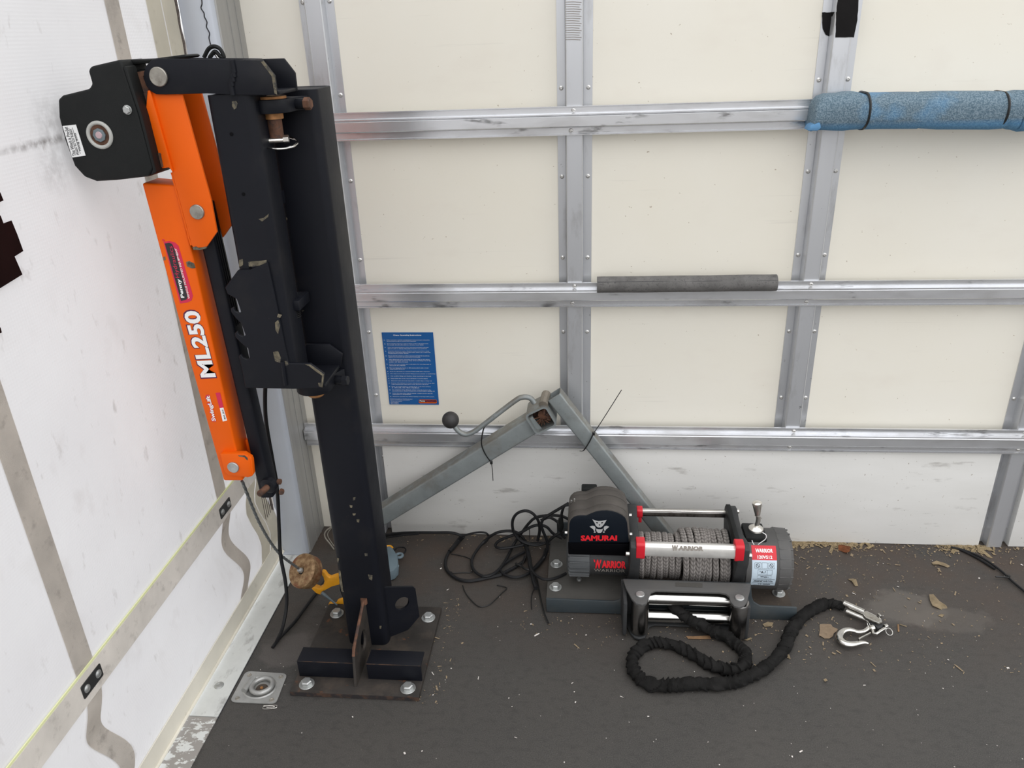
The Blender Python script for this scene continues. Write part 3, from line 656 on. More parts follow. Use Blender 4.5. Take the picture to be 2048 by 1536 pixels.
# sticker on the cover
sq = PL(-.6222, [(125.5, 252), (152, 249), (171.5, 311), (145, 315)])
m = MB(); m.prism([p + V((0, -.0008, 0)) for p in sq], (0, .0008, 0)); stk = m.build('sticker', m_white, crane)
a, b_, c_, d_ = [p + V((0, -.0009, 0)) for p in sq]     # a tl, b tr, c br, d bl
for s, u0, hh, t0, t1 in (('This Winch is Pre-Set', .36, .0068, .04, .96), ('Please do not Adjust', .63, .0048, .06, .88), ('Fixing Bolts', .86, .0048, .18, .74)):
    p0 = (d_.lerp(c_, u0)).lerp(a.lerp(b_, u0), t0); p1 = (d_.lerp(c_, u0)).lerp(a.lerp(b_, u0), t1)
    m = MB(); add_text(m, s, p0, p1, (a - b_), hh, .015, .0002); m.build('lettering', m_darkp, stk)
for u0 in (.42, .68):
    p0 = (d_.lerp(c_, u0)).lerp(a.lerp(b_, u0), .08); p1 = (d_.lerp(c_, u0)).lerp(a.lerp(b_, u0), .92)
    m = MB(); m.tube([p0, p1], .0004, 4); m.build('underline', m_darkp, stk)
# pins
for px, py, r_, yy in ((318, 153.5, .0150, -.602), (395, 423.5, .0128, -.5955)):
    m = MB(); m.lathe(at(px, py, y=yy), (0, -1, 0), [(0, r_), (.003, r_), (.004, r_ * .93), (.0038, r_ * .3), (.0036, .0001)], 32); m.build('pivot_pin', m_pin, crane)
# boom tip
blk = CR(400, 900, 5.12, [(202, 45), (215, 35), (455, 35), (470, 48), (520, 80), (532, 110), (545, 250), (530, 272), (490, 282), (300, 262), (275, 250)])
m = MB(); m.prism(PL(-.600, blk), (0, .012, 0)); m.build('boom_tip', m_orange, crane, bevel=.003)
m = MB(); m.prism([V((p.x - .004, -.545, p.z)) for p in PL(-.600, blk)], (0, .010, 0)); m.build('boom_tip', m_orange, crane, bevel=.003)
m = MB(); m.prism(PL(-.602, CR(400, 900, 5.12, [(205, 40), (440, 38), (490, 60), (512, 100), (525, 255), (500, 268), (300, 258), (250, 225)])), (0, .004, 0)); m.build('tip_plate', m_orange, crane, bevel=.0015)
q = at(467, 934, y=-.6021); m = MB(); m.lathe(q, (0, -1, 0), [(0, .0118), (.0028, .0118), (.0036, .0108), (.0030, .003), (.0028, .0001)], 30); m.build('pivot_pin', m_steel, crane)
m = MB(); m.prism(PL(-.6026, CR(400, 900, 5.12, [(390, 55), (460, 58), (485, 80), (490, 105), (470, 95), (455, 75), (400, 68)])), (0, .0006, 0)); m.build('paint_chip', m_chip, crane)

# lettering on the boom
NB = V((0, -1, 0))
def on_boom(s, p0, p1, h, mat, off=0.0, lift=.0006, y=BF, nm='lettering', res=3):
    a, b_ = at(*p0, y=y), at(*p1, y=y); d = (b_ - a).normalized(); up = V((-d.z, 0, d.x))
    m = MB(); add_text(m, s, a, b_, up, h, off, lift, res=res); return m.build(nm, mat, crane)
on_boom('ML250', (435, 756), (398, 618), .0345, m_navy, .055, .0005, nm='letter_outline')
on_boom('ML250', (433, 753.5), (398, 620.5), .031, m_white, .035, .0010)
bq = PL(BF - .0005, [(327, 484), (338, 482), (350, 485), (357, 492), (386, 592), (383, 601), (375, 605), (360, 607)])
m = MB(); m.prism(bq, (0, .0005, 0)); m.build('badge_border', m_pink, crane)
m = MB(); m.prism(PL(BF - .0009, [(329.5, 487), (338, 485.5), (344, 488), (350, 502), (375, 594), (373, 599), (362, 602)]), (0, .0004, 0)); m.build('badge', m_badge, crane)
on_boom('Penny', (371.5, 595), (362.5, 557), .0085, m_white, .035, .0012)
on_boom('Hydraulics', (362, 555), (347.5, 492), .0095, m_pink, .0, .0012)
on_boom('VEHICLE MOUNTED EQUIPMENT', (381.5, 597), (354.5, 496), .0044, m_white, .02, .0012)
m = MB(); m.torus(at(327, 480.5, y=BF - .0006), (0, 1, 0), .0018, .0005, 12, 4); m.build('registered_mark', m_pink, crane)
on_boom('SwingLift', (435.5, 843), (421.5, 789), .0125, m_pink, .075, .0005, nm='letter_outline')
on_boom('SwingLift', (434.6, 841.6), (422, 791), .0105, m_white, .03, .0010)
m = MB(); m.prism(PL(BF - .0006, [(431, 786), (440, 785), (447, 815), (439, 816.5)]), (0, .0005, 0)); m.build('red_tag', m_pink, crane)
m = MB(); m.prism(PL(BF - .0006, [(439.5, 816.5), (446.5, 815), (454, 841), (445.5, 843)]), (0, .0005, 0)); m.build('white_tag', m_white, crane)
on_boom('MAR. 2016', (452, 838), (447, 819), .0035, m_darkp, .02, .0009)
# rope from the tip and lifting eye behind
RP = [at(484, 962, y=-.575), at(520, 1048, y=-.50), at(556, 1104, y=-.44), at(597, 1137, y=-.395)]
def strand(i, k, t): return 1 + .16 * math.cos(3 * t + i * .9)
m = MB(); m.tube(RP, .0032, 9, sm=60, off=strand); m.build('wire_rope', m_wire, crane)
m = MB(); m.tube([at(a, b_, y=-.50) for a, b_ in ((408, 115), (417, 98), (428, 93), (440, 98), (448, 114), (440, 112), (430, 103), (420, 114))], .0035, 8, sm=6); m.build('rope_eye', m_plastic, crane)
m = MB(); m.tube([at(a, b_, y=-.495) for a, b_ in ((418, 116), (428, 106), (438, 117))], .003, 8, sm=6); m.build('rope_eye', m_chrome, crane)

# lead hanging from the crane
def wire(name, pts, r, mat=m_rubber, n=8, sm=8, parent=None, off=None):
    m = MB(); m.tube(pts, r, n, sm=sm, off=off); return m.build(name, mat, parent)
pw = [at(533, 640, y=-.49), at(532, 740, y=-.49), at(530, 800, y=-.485), at(533, 850, y=-.47), at(545, 920, y=-.45), at(554, 975, y=-.44), at(558, 1050, y=-.43), at(561, 1110, y=-.44), at(571, 1165, y=-.45), at(573, 1210, y=-.46), at(565, 1255, z=.05), at(553, 1284, z=.008)]
t = wire('hanging_lead', pw, .0045); tag(t, 'thick black lead hanging down past the crane to the floor', 'cable')
pw = [at(545, 1295, z=.005), at(560, 1275, z=.006), at(590, 1243, z=.006), at(618, 1205, z=.006), at(636, 1182, z=.006), at(660, 1150, z=.006)]
t = wire('floor_lead', pw, .004); tag(t, 'black lead lying on the floor left of the crane foot', 'cable')

# ------------------------------------------------------------------ hook weight and hook
hw = thing('crane_hook', 'rusty round brass weight with a yellow hook at the end of the crane rope', 'hook', (.50, -.36, 0))
wc = at(603, 1141, y=-.385); ax = V((-.42, -.62, .66)).normalized()
m = MB(); m.lathe(wc - ax * .034, ax, [(0, .034), (.004, .041), (.026, .0435), (.033, .0425), (.0375, .038), (.0385, .013), (.034, .009), (.030, .0001)], 40); m.build('weight', m_weight, hw)
m = MB(); m.lathe(wc + ax * .001, ax, [(0, .0075), (.006, .0065), (.010, .004)], 14); m.build('ferrule', m_steel, hw)
m = MB(); m.lathe(wc + ax * .0042 + V((0, -.004, -.010)), ax, [(0, .0068), (.0006, .0068)], 16); m.build('socket_hole', m_gloss2, hw)
hk = CR(400, 1040, 3.793, [(920, 392), (945, 400), (965, 430), (985, 440), (1045, 420), (1060, 492), (1000, 508), (940, 540), (918, 572), (880, 558), (842, 522), (858, 506), (882, 512), (905, 522), (930, 505), (942, 470), (934, 435), (922, 420)])
m = MB(); m.prism(PL(-.345, hk), (0, .014, 0)); m.build('hook_body', m_yellow, hw, bevel=.003)
m = MB(); m.tube([at(643, 1185, y=-.352), at(656, 1195, y=-.352), at(674, 1210, y=-.352)], lambda t: .0052 - .0035 * t, 10, sm=4); m.build('latch', m_latch, hw)
m = MB(); m.prism(PL(-.345, CR(400, 1040, 3.793, [(972, 640), (985, 632), (1000, 642), (1030, 640), (1040, 615), (1085, 600), (1085, 665), (1040, 662), (1000, 660), (978, 658)])), (0, .010, 0)); m.build('hook_tip', m_yellow, hw, bevel=.002)

# grey hand control lying behind the pillar
pc = thing('hand_control', 'grey hand control box with yellow edge on the floor behind the crane pillar', 'control box', (.62, -.18, 0))
cp_ = CR(400, 1040, 3.793, [(1310, 205), (1430, 195), (1455, 203), (1478, 235), (1495, 268), (1502, 300), (1498, 348), (1470, 380), (1395, 405), (1300, 405)])
m = MB(); m.prism([at(a, b_, z=.034) for a, b_ in cp_], (0, 0, -.031)); m.build('case', m_pend, pc, bevel=.003)
m = MB(); m.tube([at(a, b_, z=.033) for a, b_ in CR(400, 1040, 3.793, [(1330, 212), (1400, 203), (1440, 197), (1460, 210)])], .003, 6, sm=3); m.build('yellow_seal', m_yellow, pc)
for cx, cy, rr in ((1512, 270, .009), (1487, 350, .006)):
    m = MB(); m.torus(at(400 + cx / 3.793, 1040 + cy / 3.793, z=.020), (0, 0, 1), rr, rr * .45, 20, 8); m.build('lug', m_pend, pc)
m = MB(); m.tube([at(a, b_, z=.012) for a, b_ in CR(400, 1040, 3.793, [(1470, 235), (1500, 208), (1550, 210), (1560, 235), (1535, 262)])], .0022, 6, sm=5); m.build('cord', m_rubber, pc)

# ------------------------------------------------------------------ galvanised A-shaped prop
dy = -.108
pb = thing('jockey_frame', 'galvanised box-section frame leaning as an inverted V against the wall behind the winch', 'frame', (1.0, -.08, 0))
a = at(752, 1043, y=dy); b_ = at(1075, 846, y=dy); d = (b_ - a).normalized(); a = a - d * .105
off = V((0, .025, 0))
m = MB(); m.hollow(a + off, b_ + off + d * .0, rrect(.050, .050, .006, 4), rrect(.044, .044, .004, 4), (0, 1, 0)); m.build('left_arm', m_galv, pb)
a2 = at(1108, 795, y=dy); b2 = at(1320, 1062, y=dy); d2 = (b2 - a2).normalized(); b2 = b2 + d2 * .055; off2 = V((0, .020, 0))
nn = V((d2.z, 0, -d2.x)) * .004
m = MB(); m.hollow(a2 + off2, b2 + off2, rrect(.040, .040, .005, 4), rrect(.034, .034, .003, 4), (0, 1, 0)); m.build('right_arm', m_galv, pb)
sc = at(1082, 841, y=-.122)
u_ = V((math.cos(math.radians(28)), 0, math.sin(math.radians(28))))
m = MB(); m.hollow(sc, sc + V((0, .072, 0)), rrect(.064, .064, .012, 5), rrect(.054, .054, .008, 5), u_); m.build('socket', m_galv, pb)
m = MB()
for i in range(46):
    t = math.radians(200 + i * 5.5 + random.uniform(-2, 2)); r0, r1 = .011 + random.uniform(-.002, .002), .025 + random.uniform(-.004, 0)
    yy = random.uniform(.004, .03)
    m.tube([sc + V((.004 + r0 * math.cos(t), yy, .006 + r0 * math.sin(t))), sc + V((.004 + r1 * math.cos(t), yy + .004, .006 + r1 * math.sin(t)))], .0011, 5)
m.lathe(sc + V((.004, .02, .006)), (0, 1, 0), [(0, .013), (.04, .013)], 12)
m.build('rusty_spring', m_rust, pb, label='rusty coil and swarf inside the socket', kind='stuff')
m = MB(); m.lathe(sc + V((0, .055, 0)), (0, 1, 0), [(0, .027), (.008, .027)], 12); m.build('socket_back', m_rust, pb)
m = MB(); m.tube([sc + u_ * .02 + V((-.012, .01, .030)), sc + V((.012, .055, .05))], .012, 10); m.build('weld_bead', m_galvd, pb)
hp = [(1069, 806), (1060, 796), (1045, 794.5), (1028, 803), (965, 851), (947, 863.5), (931, 868.5), (917, 862), (904, 846)]
m = MB(); m.tube([at(x, y, y=-.128) for x, y in hp], .0068, 12, sm=6); m.build('handle_rod', m_galv, pb)
m = MB(); q = at(901, 840, y=-.128); m.lathe(q - V((0, 0, .0222)), (0, 0, 1), [(.0222 - .0222 * math.cos(t), .0222 * math.sin(t)) for t in [i * math.pi / 14 for i in range(15)]], 28); m.build('ball_knob', m_ball, pb)
m = MB(); m.tube([at(x, y, y=-.10) for x, y in ((668, 1050), (652, 1062), (650, 1074), (662, 1090), (672, 1105))], .002, 6, sm=5); m.tube([at(x, y, y=-.10) for x, y in ((672, 1046), (658, 1062), (656, 1073), (668, 1092))], .0012, 6, sm=5); m.build('wire_bail', m_clear, pb)
# cable ties on it
def tie(name, loop, tail, label, head=None, y=-.113, group=None, w=.0022):
    t = thing(name, label, 'cable tie', loop[0] if isinstance(loop[0], Vector) else at(*loop[0], y=y), group)
    P = [q if isinstance(q, Vector) else at(*q, y=y) for q in loop]
    m = MB(); m.tube(P, w, 6, sm=5, flat=.45); m.build('strap', m_tie, t)
    if tail:
        m = MB(); m.tube([q if isinstance(q, Vector) else at(*q, y=y) for q in tail], w, 6, sm=4, flat=.5); m.build('tail', m_tie, t)
    m = MB(); hq = P[-1]; m.box((hq.x - .0035, hq.y - .003, hq.z - .0045), (hq.x + .0035, hq.y + .003, hq.z + .0045)); m.build('head', m_tie, t, bevel=.0008, seg=1)
    return t
tie('cable_tie', [at(985, 840, y=-.06), at(972, 850, y=-.10), (966, 862), (963, 888), (971, 909), (982.6, 925)], [(983, 926), (985, 942), (986, 961)], 'black cable tie round the left arm of the galvanised frame')
tie('cable_tie', [at(1160, 902, y=-.06), (1167, 901), (1178, 885), (1187, 867)], [(1187, 867), (1205, 840), (1243, 780)], 'black cable tie with a long tail pointing up on the right arm of the frame')

# ------------------------------------------------------------------ electric winch
W0 = (1.38, -.235, 0)
wi = thing('electric_winch', 'dark grey electric winch with red end caps on a steel tray by the wall', 'winch', W0)
YC, ZC = -.235, .107
m = MB(); m.box((1.067, -.334, .001), (1.30, -.050, .030)); m.build('tray', m_traytop, wi, bevel=.002)
m = MB(); m.box((1.30, -.334, .001), (1.684, -.050, .008)); m.build('tray_bed', m_dirt, wi, bevel=.002)
m = MB(); m.prism(PL(-.340, [(1092, 1198), (1228, 1203.5), (1238, 1201), (1244, 1194), (1247, 1160), (1502, 1168), (1504, 1195), (1508, 1205), (1520, 1212), (1594, 1216), (1594, 1241), (1500, 1240), (1262, 1229), (1093, 1224)]), (0, .006, 0)); m.build('front_lip', m_tray, wi, bevel=.0015)
m = MB(); m.prism([V((1.085, -.052, .03)), V((1.28, -.052, .03)), V((1.28, -.052, .075)), V((1.085, -.052, .075))], (0, .006, 0)); m.build('rear_lip', m_tray, wi, bevel=.001)
for q in (at(1111, 1175, z=.030), at(1113, 1129, z=.030), at(1557, 1187, z=.008)):
    bolt(q, (0, 0, 1), wi, m_steel, r=.0098, washer=.0165, h=.011)
# motor
m = MB(); m.lathe((1.165, YC, ZC), (1, 0, 0), [(0, .053), (.112, .053)], 40); m.build('motor', m_winchd, wi)
m = MB(); m.lathe((1.118, YC, ZC), (1, 0, 0), [(0, .035), (.004, .050), (.010, .054), (.058, .056), (.060, .053)], 40)
for i in range(26):
    t = 2 * math.pi * i / 26; cc, ss = math.cos(t), math.sin(t)
    m.prism([V((1.122, YC + (.050) * cc - .0018 * ss, ZC + .050 * ss + .0018 * cc)), V((1.122, YC + .050 * cc + .0018 * ss, ZC + .050 * ss - .0018 * cc)), V((1.126, YC + .0585 * cc + .001 * ss, ZC + .0585 * ss - .001 * cc)), V((1.126, YC + .0585 * cc - .001 * ss, ZC + .0585 * ss + .001 * cc))], (.050, 0, 0))
m.build('ribbed_motor_cap', m_fins, wi)
m = MB(); m.lathe((1.150, YC - .03, ZC - .056), (0, 0, -1), [(0, .006), (.006, .006)], 6); m.build('nut', m_steel, wi)
def cyl_map(R, yc=YC, zc=ZC):
    def fn(q):           # q.z is arc position measured as angle*R from the front direction
        a = q.z / R; return V((q.x, yc - R * math.cos(a), zc + R * math.sin(a)))
    return fn
def ang_for(py, px, R):  # angle on the cylinder hit by the camera ray
    best = None
    for i in range(-80, 100):
        a = math.radians(i); p = V((0, YC - R * math.cos(a), ZC + R * math.sin(a)))
        q = at(px, py, y=p.y); e_ = abs(q.z - p.z)
        if best is None or e_ < best[0]: best = (e_, a, q.x)
    return best[1], best[2]
RM = .0535
def cyl_text(s, pa, pb, ptop, R, mat, parent, off=.03, nm='lettering'):
    a0, xa = ang_for(pa[1], pa[0], R); a1, xb = ang_for(pb[1], pb[0], R); at_, _ = ang_for(ptop, (pa[0] + pb[0]) / 2, R)
    m = MB(); add_text(m, s, (xa, 0, a0 * R), (xb, 0, a0 * R), (0, 0, 1), (at_ - a0) * R, off, 0, fn=cyl_map(R + .0006)); return m.build(nm, mat, parent)
cyl_text('W', (1187, 1137), (1203, 1137), 1119, RM, m_redp, wi, .05)
cyl_text('ARRIOR', (1203.5, 1136), (1252, 1136), 1121.5, RM, m_redp, wi, .05)
cyl_text('WARRIOR', (1188, 1143), (1250, 1143), 1138, RM, m_greyp, wi, .0)
# control box over the motor
cb = CR(1110, 960, 6.98, [(170, 870), (178, 720), (185, 590), (205, 540), (250, 500), (300, 483), (350, 478), (430, 480), (500, 450), (570, 422), (650, 408), (730, 406), (800, 416), (880, 438), (950, 472), (1000, 515), (1025, 580), (1040, 720), (1052, 870)])
CB = PL(-.302, cb)
def scaled(pts, y, k, dz=0):
    cx = sum(p.x for p in pts) / len(pts); cz = min(p.z for p in pts)
    return [V((cx + (p.x - cx) * k, y, cz + (p.z - cz) * k + dz)) for p in pts]
box_o = thing  # naming aid only
m = MB(); m.prism(scaled(CB, -.292, .985), (0, .092, 0)); body = m.build('control_box', m_dusty, wi, bevel=.002)
for y0, y1, k in ((-.302, -.280, 1.0), (-.278, -.240, 1.008), (-.238, -.212, 1.008), (-.210, -.194, .995)):
    m = MB(); m.prism(scaled(CB, y0, k), (0, y1 - y0, 0)); m.build('cover_band', m_dusty, body, bevel=.003)
m = MB(); m.prism(scaled(CB, -.3042, .955, .001), (0, .003, 0)); m.build('front_panel', m_gloss, body, bevel=.0008)
zc_ = min(p.z for p in CB); xl, xr = CB[0].x, CB[-1].x
m = MB(); m.prism([V((xl + .002, -.3045, zc_)), V((xl + .002, -.296, zc_ - .042)), V((xl + .002, -.20, zc_ - .042)), V((xl + .002, -.20, zc_))], (xr - xl - .004, 0, 0)); m.build('lower_panel', m_gloss2, body, bevel=.003)
q = at(1155, 1003.5, z=.262); qy = q.y
m = MB(); m.lathe(at(1155, 1003, y=-.235), (0, -.15, 1), [(-.01, .0095), (.003, .0095), (.004, .007), (.003, .0065), (.003, .003), (.0045, .0028)], 20); m.build('socket', m_pin, body)
for a, b_ in ((1149, 999), (1167, 1004), (1149, 1010), (1143, 1002)):
    m = MB(); m.lathe(at(a, b_, y=-.235), (0, -.15, 1), [(-.01, .002), (.002, .002)], 10); m.build('screw', m_rivet, body)
m = MB(); m.box((at(1163, 980, y=-.185).x, -.197, .240), (at(1194, 980, y=-.185).x, -.172, at(1175, 972, y=-.185).z)); m.build('rear_block', m_plastic, body, bevel=.004)
for a, b_ in ((1133, 1065), (1260, 1030), (1261, 1068)):
    m = MB(); q = at(a, b_, y=-.30); m.lathe(q, (-1 if a < 1200 else 1, 0, 0), [(-.002, .0035), (.004, .0035)], 8); m.build('screw', m_rivet, body)
yp = -.3044
m = MB(); add_text(m, 'SAMURAI', at(1161.5, 1081.5, y=yp), at(1234, 1081.5, y=yp), (0, 0, 1), .0165, .05, .0005); m.build('lettering', m_redp, body)
# horned mask emblem
def eps(pts): return PL(yp - .0008, CR(1110, 960, 6.98, pts))
m = MB()
m.prism(eps([(522, 550), (570, 568), (605, 575), (650, 572), (720, 560), (690, 610), (668, 640), (640, 662), (600, 662), (570, 640), (553, 600)]), (0, .0006, 0))
m.prism(eps([(484, 652), (520, 640), (552, 645), (566, 668), (560, 700), (545, 715), (535, 690), (510, 670)]), (0, .0006, 0))
m.prism(eps([(756, 655), (720, 640), (690, 648), (678, 670), (684, 700), (700, 712), (712, 690), (735, 672)]), (0, .0006, 0))
m.prism(eps([(574, 680), (600, 690), (650, 690), (668, 680), (660, 720), (640, 738), (600, 738), (580, 718)]), (0, .0006, 0))
m.prism(eps([(556, 706), (570, 735), (540, 737)]), (0, .0006, 0)); m.prism(eps([(684, 706), (694, 735), (668, 737)]), (0, .0006, 0))
m.build('emblem', M('silver_print', (.42, .42, .42), .4), body)
m = MB()
m.prism(PL(yp - .0012, CR(1110, 960, 6.98, [(575, 588), (600, 592), (592, 608), (576, 602)])), (0, .0004, 0)); m.prism(PL(yp - .0012, CR(1110, 960, 6.98, [(645, 592), (670, 588), (668, 602), (650, 608)])), (0, .0004, 0)); m.prism(PL(yp - .0012, CR(1110, 960, 6.98, [(610, 622), (632, 622), (621, 640)])), (0, .0004, 0))
m.build('emblem_eyes', m_gloss2, body)
# end flanges of the drum (plates in the yz plane)
fl = [(-.300, .022), (-.322, .12), (-.340, .165), (-.338, .205), (-.322, .213), (-.296, .205), (-.250, .190), (-.190, .196), (-.160, .205), (-.138, .200), (-.132, .175), (-.155, .12), (-.170, .022)]
for x0, x1 in ((1.274, 1.299), (1.528, 1.556)):
    m = MB(); m.prism([V((x0, y, z)) for y, z in fl], (x1 - x0, 0, 0)); m.build('drum_flange', m_winchd, wi, bevel=.003)
m = MB(); m.prism([V((1.5275, y, z)) for y, z in ((-.325, .205), (-.150, .212), (-.140, .190), (-.300, .178))], (.012, 0, 0)); m.build('flange_strap', m_plastic, wi, bevel=.002)
# drum and rope
m = MB(); m.lathe((1.295, YC, ZC), (1, 0, 0), [(0, .040), (.24, .040)], 32); m.build('drum', m_chromed, wi)
def bcol(t, f):
    g_ = math.atan2(math.sin(f), math.cos(f))
    return abs(math.sin(t * 20 + 1.9 * abs(g_))) ** .6 * min(1, .45 + abs(g_) * 1.2)
def braid(t, f): return .92 + .20 * bcol(t, f) + .03 * math.sin(t * 7)
base = {}
NX = 15; pitch = (1.5265 - 1.3005) / NX
for i in range(NX):
    big = i >= 7; k = 'b' if big else 's'; x = 1.3005 + pitch * (i + .5)
    if k not in base:
        m = MB(); m.torus((x, YC, ZC), (1, -.03 if not big else .04, .02), .065 if big else .0535, .0070, 260, 18, braid, bcol)
        base[k] = (m.build('rope_wrap', m_rope, wi), x)
    else:
        o, xb = base[k]; c_ = copy_part(o, (x - xb, random.uniform(-.0015, .0015), random.uniform(-.002, .002)), wi); c_.rotation_euler.x = random.uniform(0, 6.28)
        if i in (1, 4, 5): c_.scale = (1, .96, .96)
        if i in (8, 9): c_.scale = (1, 1.03, 1.03)
# tie bars with red caps
fy_, fz_ = -.322, .1935
pA, pB = V((1.298, fy_, .1945)), V((1.530, fy_, .1925))
m = MB(); m.bar(pA, pB, [(.0175, .006), (.012, .014), (-.004, .017), (-.015, .014), (-.019, .004), (-.017, -.008), (-.006, -.014), (.010, -.012)], (0, 0, 1)); m.build('front_tie_bar', M('brushed_tie_bar', (.82, .80, .76), .36, .6, .06, 60), wi, bevel=.001)
for x in (1.288, 1.522):
    m = MB(); m.bar(V((x, fy_, fz_)), V((x + .021, fy_, fz_)), rrect(.047, .036, .008, 4), (0, 0, 1)); m.build('red_cap', m_red, wi, bevel=.0015)
yq = fy_ - .0155
m = MB(); add_text(m, 'W', at(1343, 1101, y=yq), at(1356, 1101.4, y=yq), (0, .25, 1), .0145, .085, .002); add_text(m, 'ARRIOR', at(1356.5, 1100.5, y=yq), at(1407, 1102, y=yq), (0, .25, 1), .0125, .06, .002); m.build('lettering', m_greyp, wi)
by, bz = -.150, .182
m = MB(); m.bar(V((1.300, by, bz)), V((1.545, by, bz)), rrect(.018, .018, .005, 3), (0, 0, 1)); m.build('rear_tie_bar', m_chromed, wi)
m = MB(); m.bar(V((1.312, by - .003, bz + .0075)), V((1.53, by - .003, bz + .0075)), rrect(.007, .010, .0025, 3), (0, 0, 1)); m.build('rear_bar_top', m_bright, wi)
for x in (1.300, 1.532):
    m = MB(); m.bar(V((x, by, bz + .001)), V((x + .015, by, bz + .001)), rrect(.025, .025, .005, 3), (0, 0, 1)); m.box((x + .005, by - .008, bz - .028), (x + .013, by - .002, bz - .01)); m.build('red_cap', m_red, wi, bevel=.001)
for x, y, z, sg in ((1.271, -.322, .175, -1), (1.558, -.322, .178, 1), (1.556, by, .19, 1), (1.272, by, .19, -1)):
    m = MB(); m.lathe((x, y, z), (sg, 0, 0), [(-.002, .0062), (.006, .0062), (.0075, .004)], 12); m.build('bar_screw', m_bright, wi)
# gearbox
GR = .076
prof = [(0, .070), (.004, GR), (.080, GR), (.083, GR + .002), (.110, GR + .001), (.118, GR - .008), (.1185, .04)]
m = MB(); m.lathe((1.556, YC, ZC), (1, 0, 0), prof, 64); gb = m.build('gearbox', m_winch, wi)
m = MB()
for i in range(20):
    t = 2 * math.pi * i / 20; cc, ss = math.cos(t), math.sin(t)
    m.bar(V((1.640, YC + (GR + .0012) * cc, ZC + (GR + .0012) * ss)), V((1.6725, YC + (GR - .0015) * cc, ZC + (GR - .0015) * ss)), rrect(.0035, .004, .001, 2), (0, cc, ss))
m.build('gearbox_ribs', m_winch, gb)
aT, xT0 = ang_for(1091, 1502, GR); _, xT1 = ang_for(1091, 1551, GR); aM, _ = ang_for(1120, 1527, GR); aB, _ = ang_for(1170, 1527, GR)
xT1 = xT0 + (xT1 - xT0)
def patch(a0, a1, x0, x1, R, mat, nm, parent, n=12, **k):
    m = MB(); g = []
    for i in range(n + 1):
        a = a0 + (a1 - a0) * i / n; g.append([m.bm.verts.new((x, YC - R * math.cos(a), ZC + R * math.sin(a))) for x in (x0, x1)])
    for i in range(n): m.bm.faces.new((g[i][0], g[i][1], g[i + 1][1], g[i + 1][0]))
    return m.build(nm, mat, parent, **k)
lab = patch(aB, aM, xT0, xT1, GR + .0006, m_label, 'rating_label', wi)
patch(aM, aT, xT0, xT1, GR + .0006, m_red, 'label_header', lab)
def ltxt(s, u0, u1, v0, v1, mat, off=.03):      # u across, v from 0 bottom to 1 top
    a0 = aB + (aT - aB) * v0; a1 = aB + (aT - aB) * v1; R = GR + .0006
    m = MB(); add_text(m, s, (xT0 + (xT1 - xT0) * u0, 0, a0 * GR), (xT0 + (xT1 - xT0) * u1, 0, a0 * GR), (0, 0, 1), (a1 - a0) * GR, off, 0, fn=cyl_map_b(R + .0006)); m.build('lettering', mat, lab)
def cyl_map_b(R):
    def fn(q):
        a = q.z / GR; return V((q.x, YC - R * math.cos(a), ZC + R * math.sin(a)))
    return fn
ltxt('WARRIOR', .15, .86, .835, .925, m_white, .035); ltxt('120VS12', .22, .82, .70, .775, m_white, .03)
def lframe(u0, u1, v0, v1, mat=m_darkp, dot=None):
    P = [(u0, v0), (u1, v0), (u1, v1), (u0, v1)]
    R = GR + .0012
    mp = lambda u, v: (lambda a: V((xT0 + (xT1 - xT0) * u, YC - R * math.cos(a), ZC + R * math.sin(a))))(aB + (aT - aB) * v)
    m = MB(); m.tube([mp(*p) for p in P], .0003, 4, closed=True)
    if dot:
        cu, cv = (u0 + u1) / 2, (v0 + v1) / 2
        m.tube([mp(cu + .07 * math.cos(t), cv + .045 * math.sin(t)) for t in [i * math.pi / 8 for i in range(16)]], .00045, 4, closed=True)
        m.tube([mp(cu - .045, cv + .03), mp(cu + .045, cv - .03)], .0006, 4)
    m.build('pictogram', mat, lab)
lframe(.11, .36, .485, .615, dot=1); lframe(.40, .62, .485, .615); lframe(.66, .90, .485, .615, dot=1)
lframe(.24, .62, .34, .455); lframe(.62, .82, .34, .455); lframe(.24, .80, .235, .315)
ltxt('\u25A0 A /', .30, .56, .365, .43, m_darkp) if False else ltxt('*A /', .30, .56, .37, .43, m_darkp)
ltxt('=o-', .36, .70, .26, .295, m_darkp, .04)
ltxt('__________', .06, .96, .205, .212, m_darkp, .03); ltxt('MAXIMUM LINE PULL', .12, .86, .165, .185, m_darkp); ltxt('12000LBS, 5443 KGS', .10, .88, .125, .155, m_darkp, .04)
ltxt('__________', .06, .92, .09, .097, m_darkp, .03); ltxt('___ C E  000000', .12, .80, .03, .07, m_darkp, .04)
# clutch lever
m = MB(); m.box((1.560, -.265, .172), (1.612, -.200, .190)); m.build('lever_base', m_plastic, wi, bevel=.004)
m = MB(); m.lathe((1.590, -.232, .184), (0, 0, 1), [(0, .022), (.006, .021), (.008, .0175)], 28); m.build('lever_collar', m_plastic, wi)
q = V((1.590, -.232, .192))
m = MB(); m.lathe(q, (0, 0, 1), [(0, .019), (.004, .018), (.009, .012), (.012, .0075)], 28); lv = m.build('lever_dome', m_bright, wi)
m = MB(); m.tube([q + V((0, 0, .006)), q + V((.003, 0, .022)), q + V((.003, 0, .035)), q + V((0, 0, .045))], .0056, 14, sm=5); m.lathe(q + V((.0005, 0, .042)), (-.13, 0, 1), [(0, .0070), (.002, .0065), (.006, .0072), (.034, .0118), (.037, .0115), (.040, .008), (.041, .002)], 24); m.build('clutch_lever', m_bright, wi)
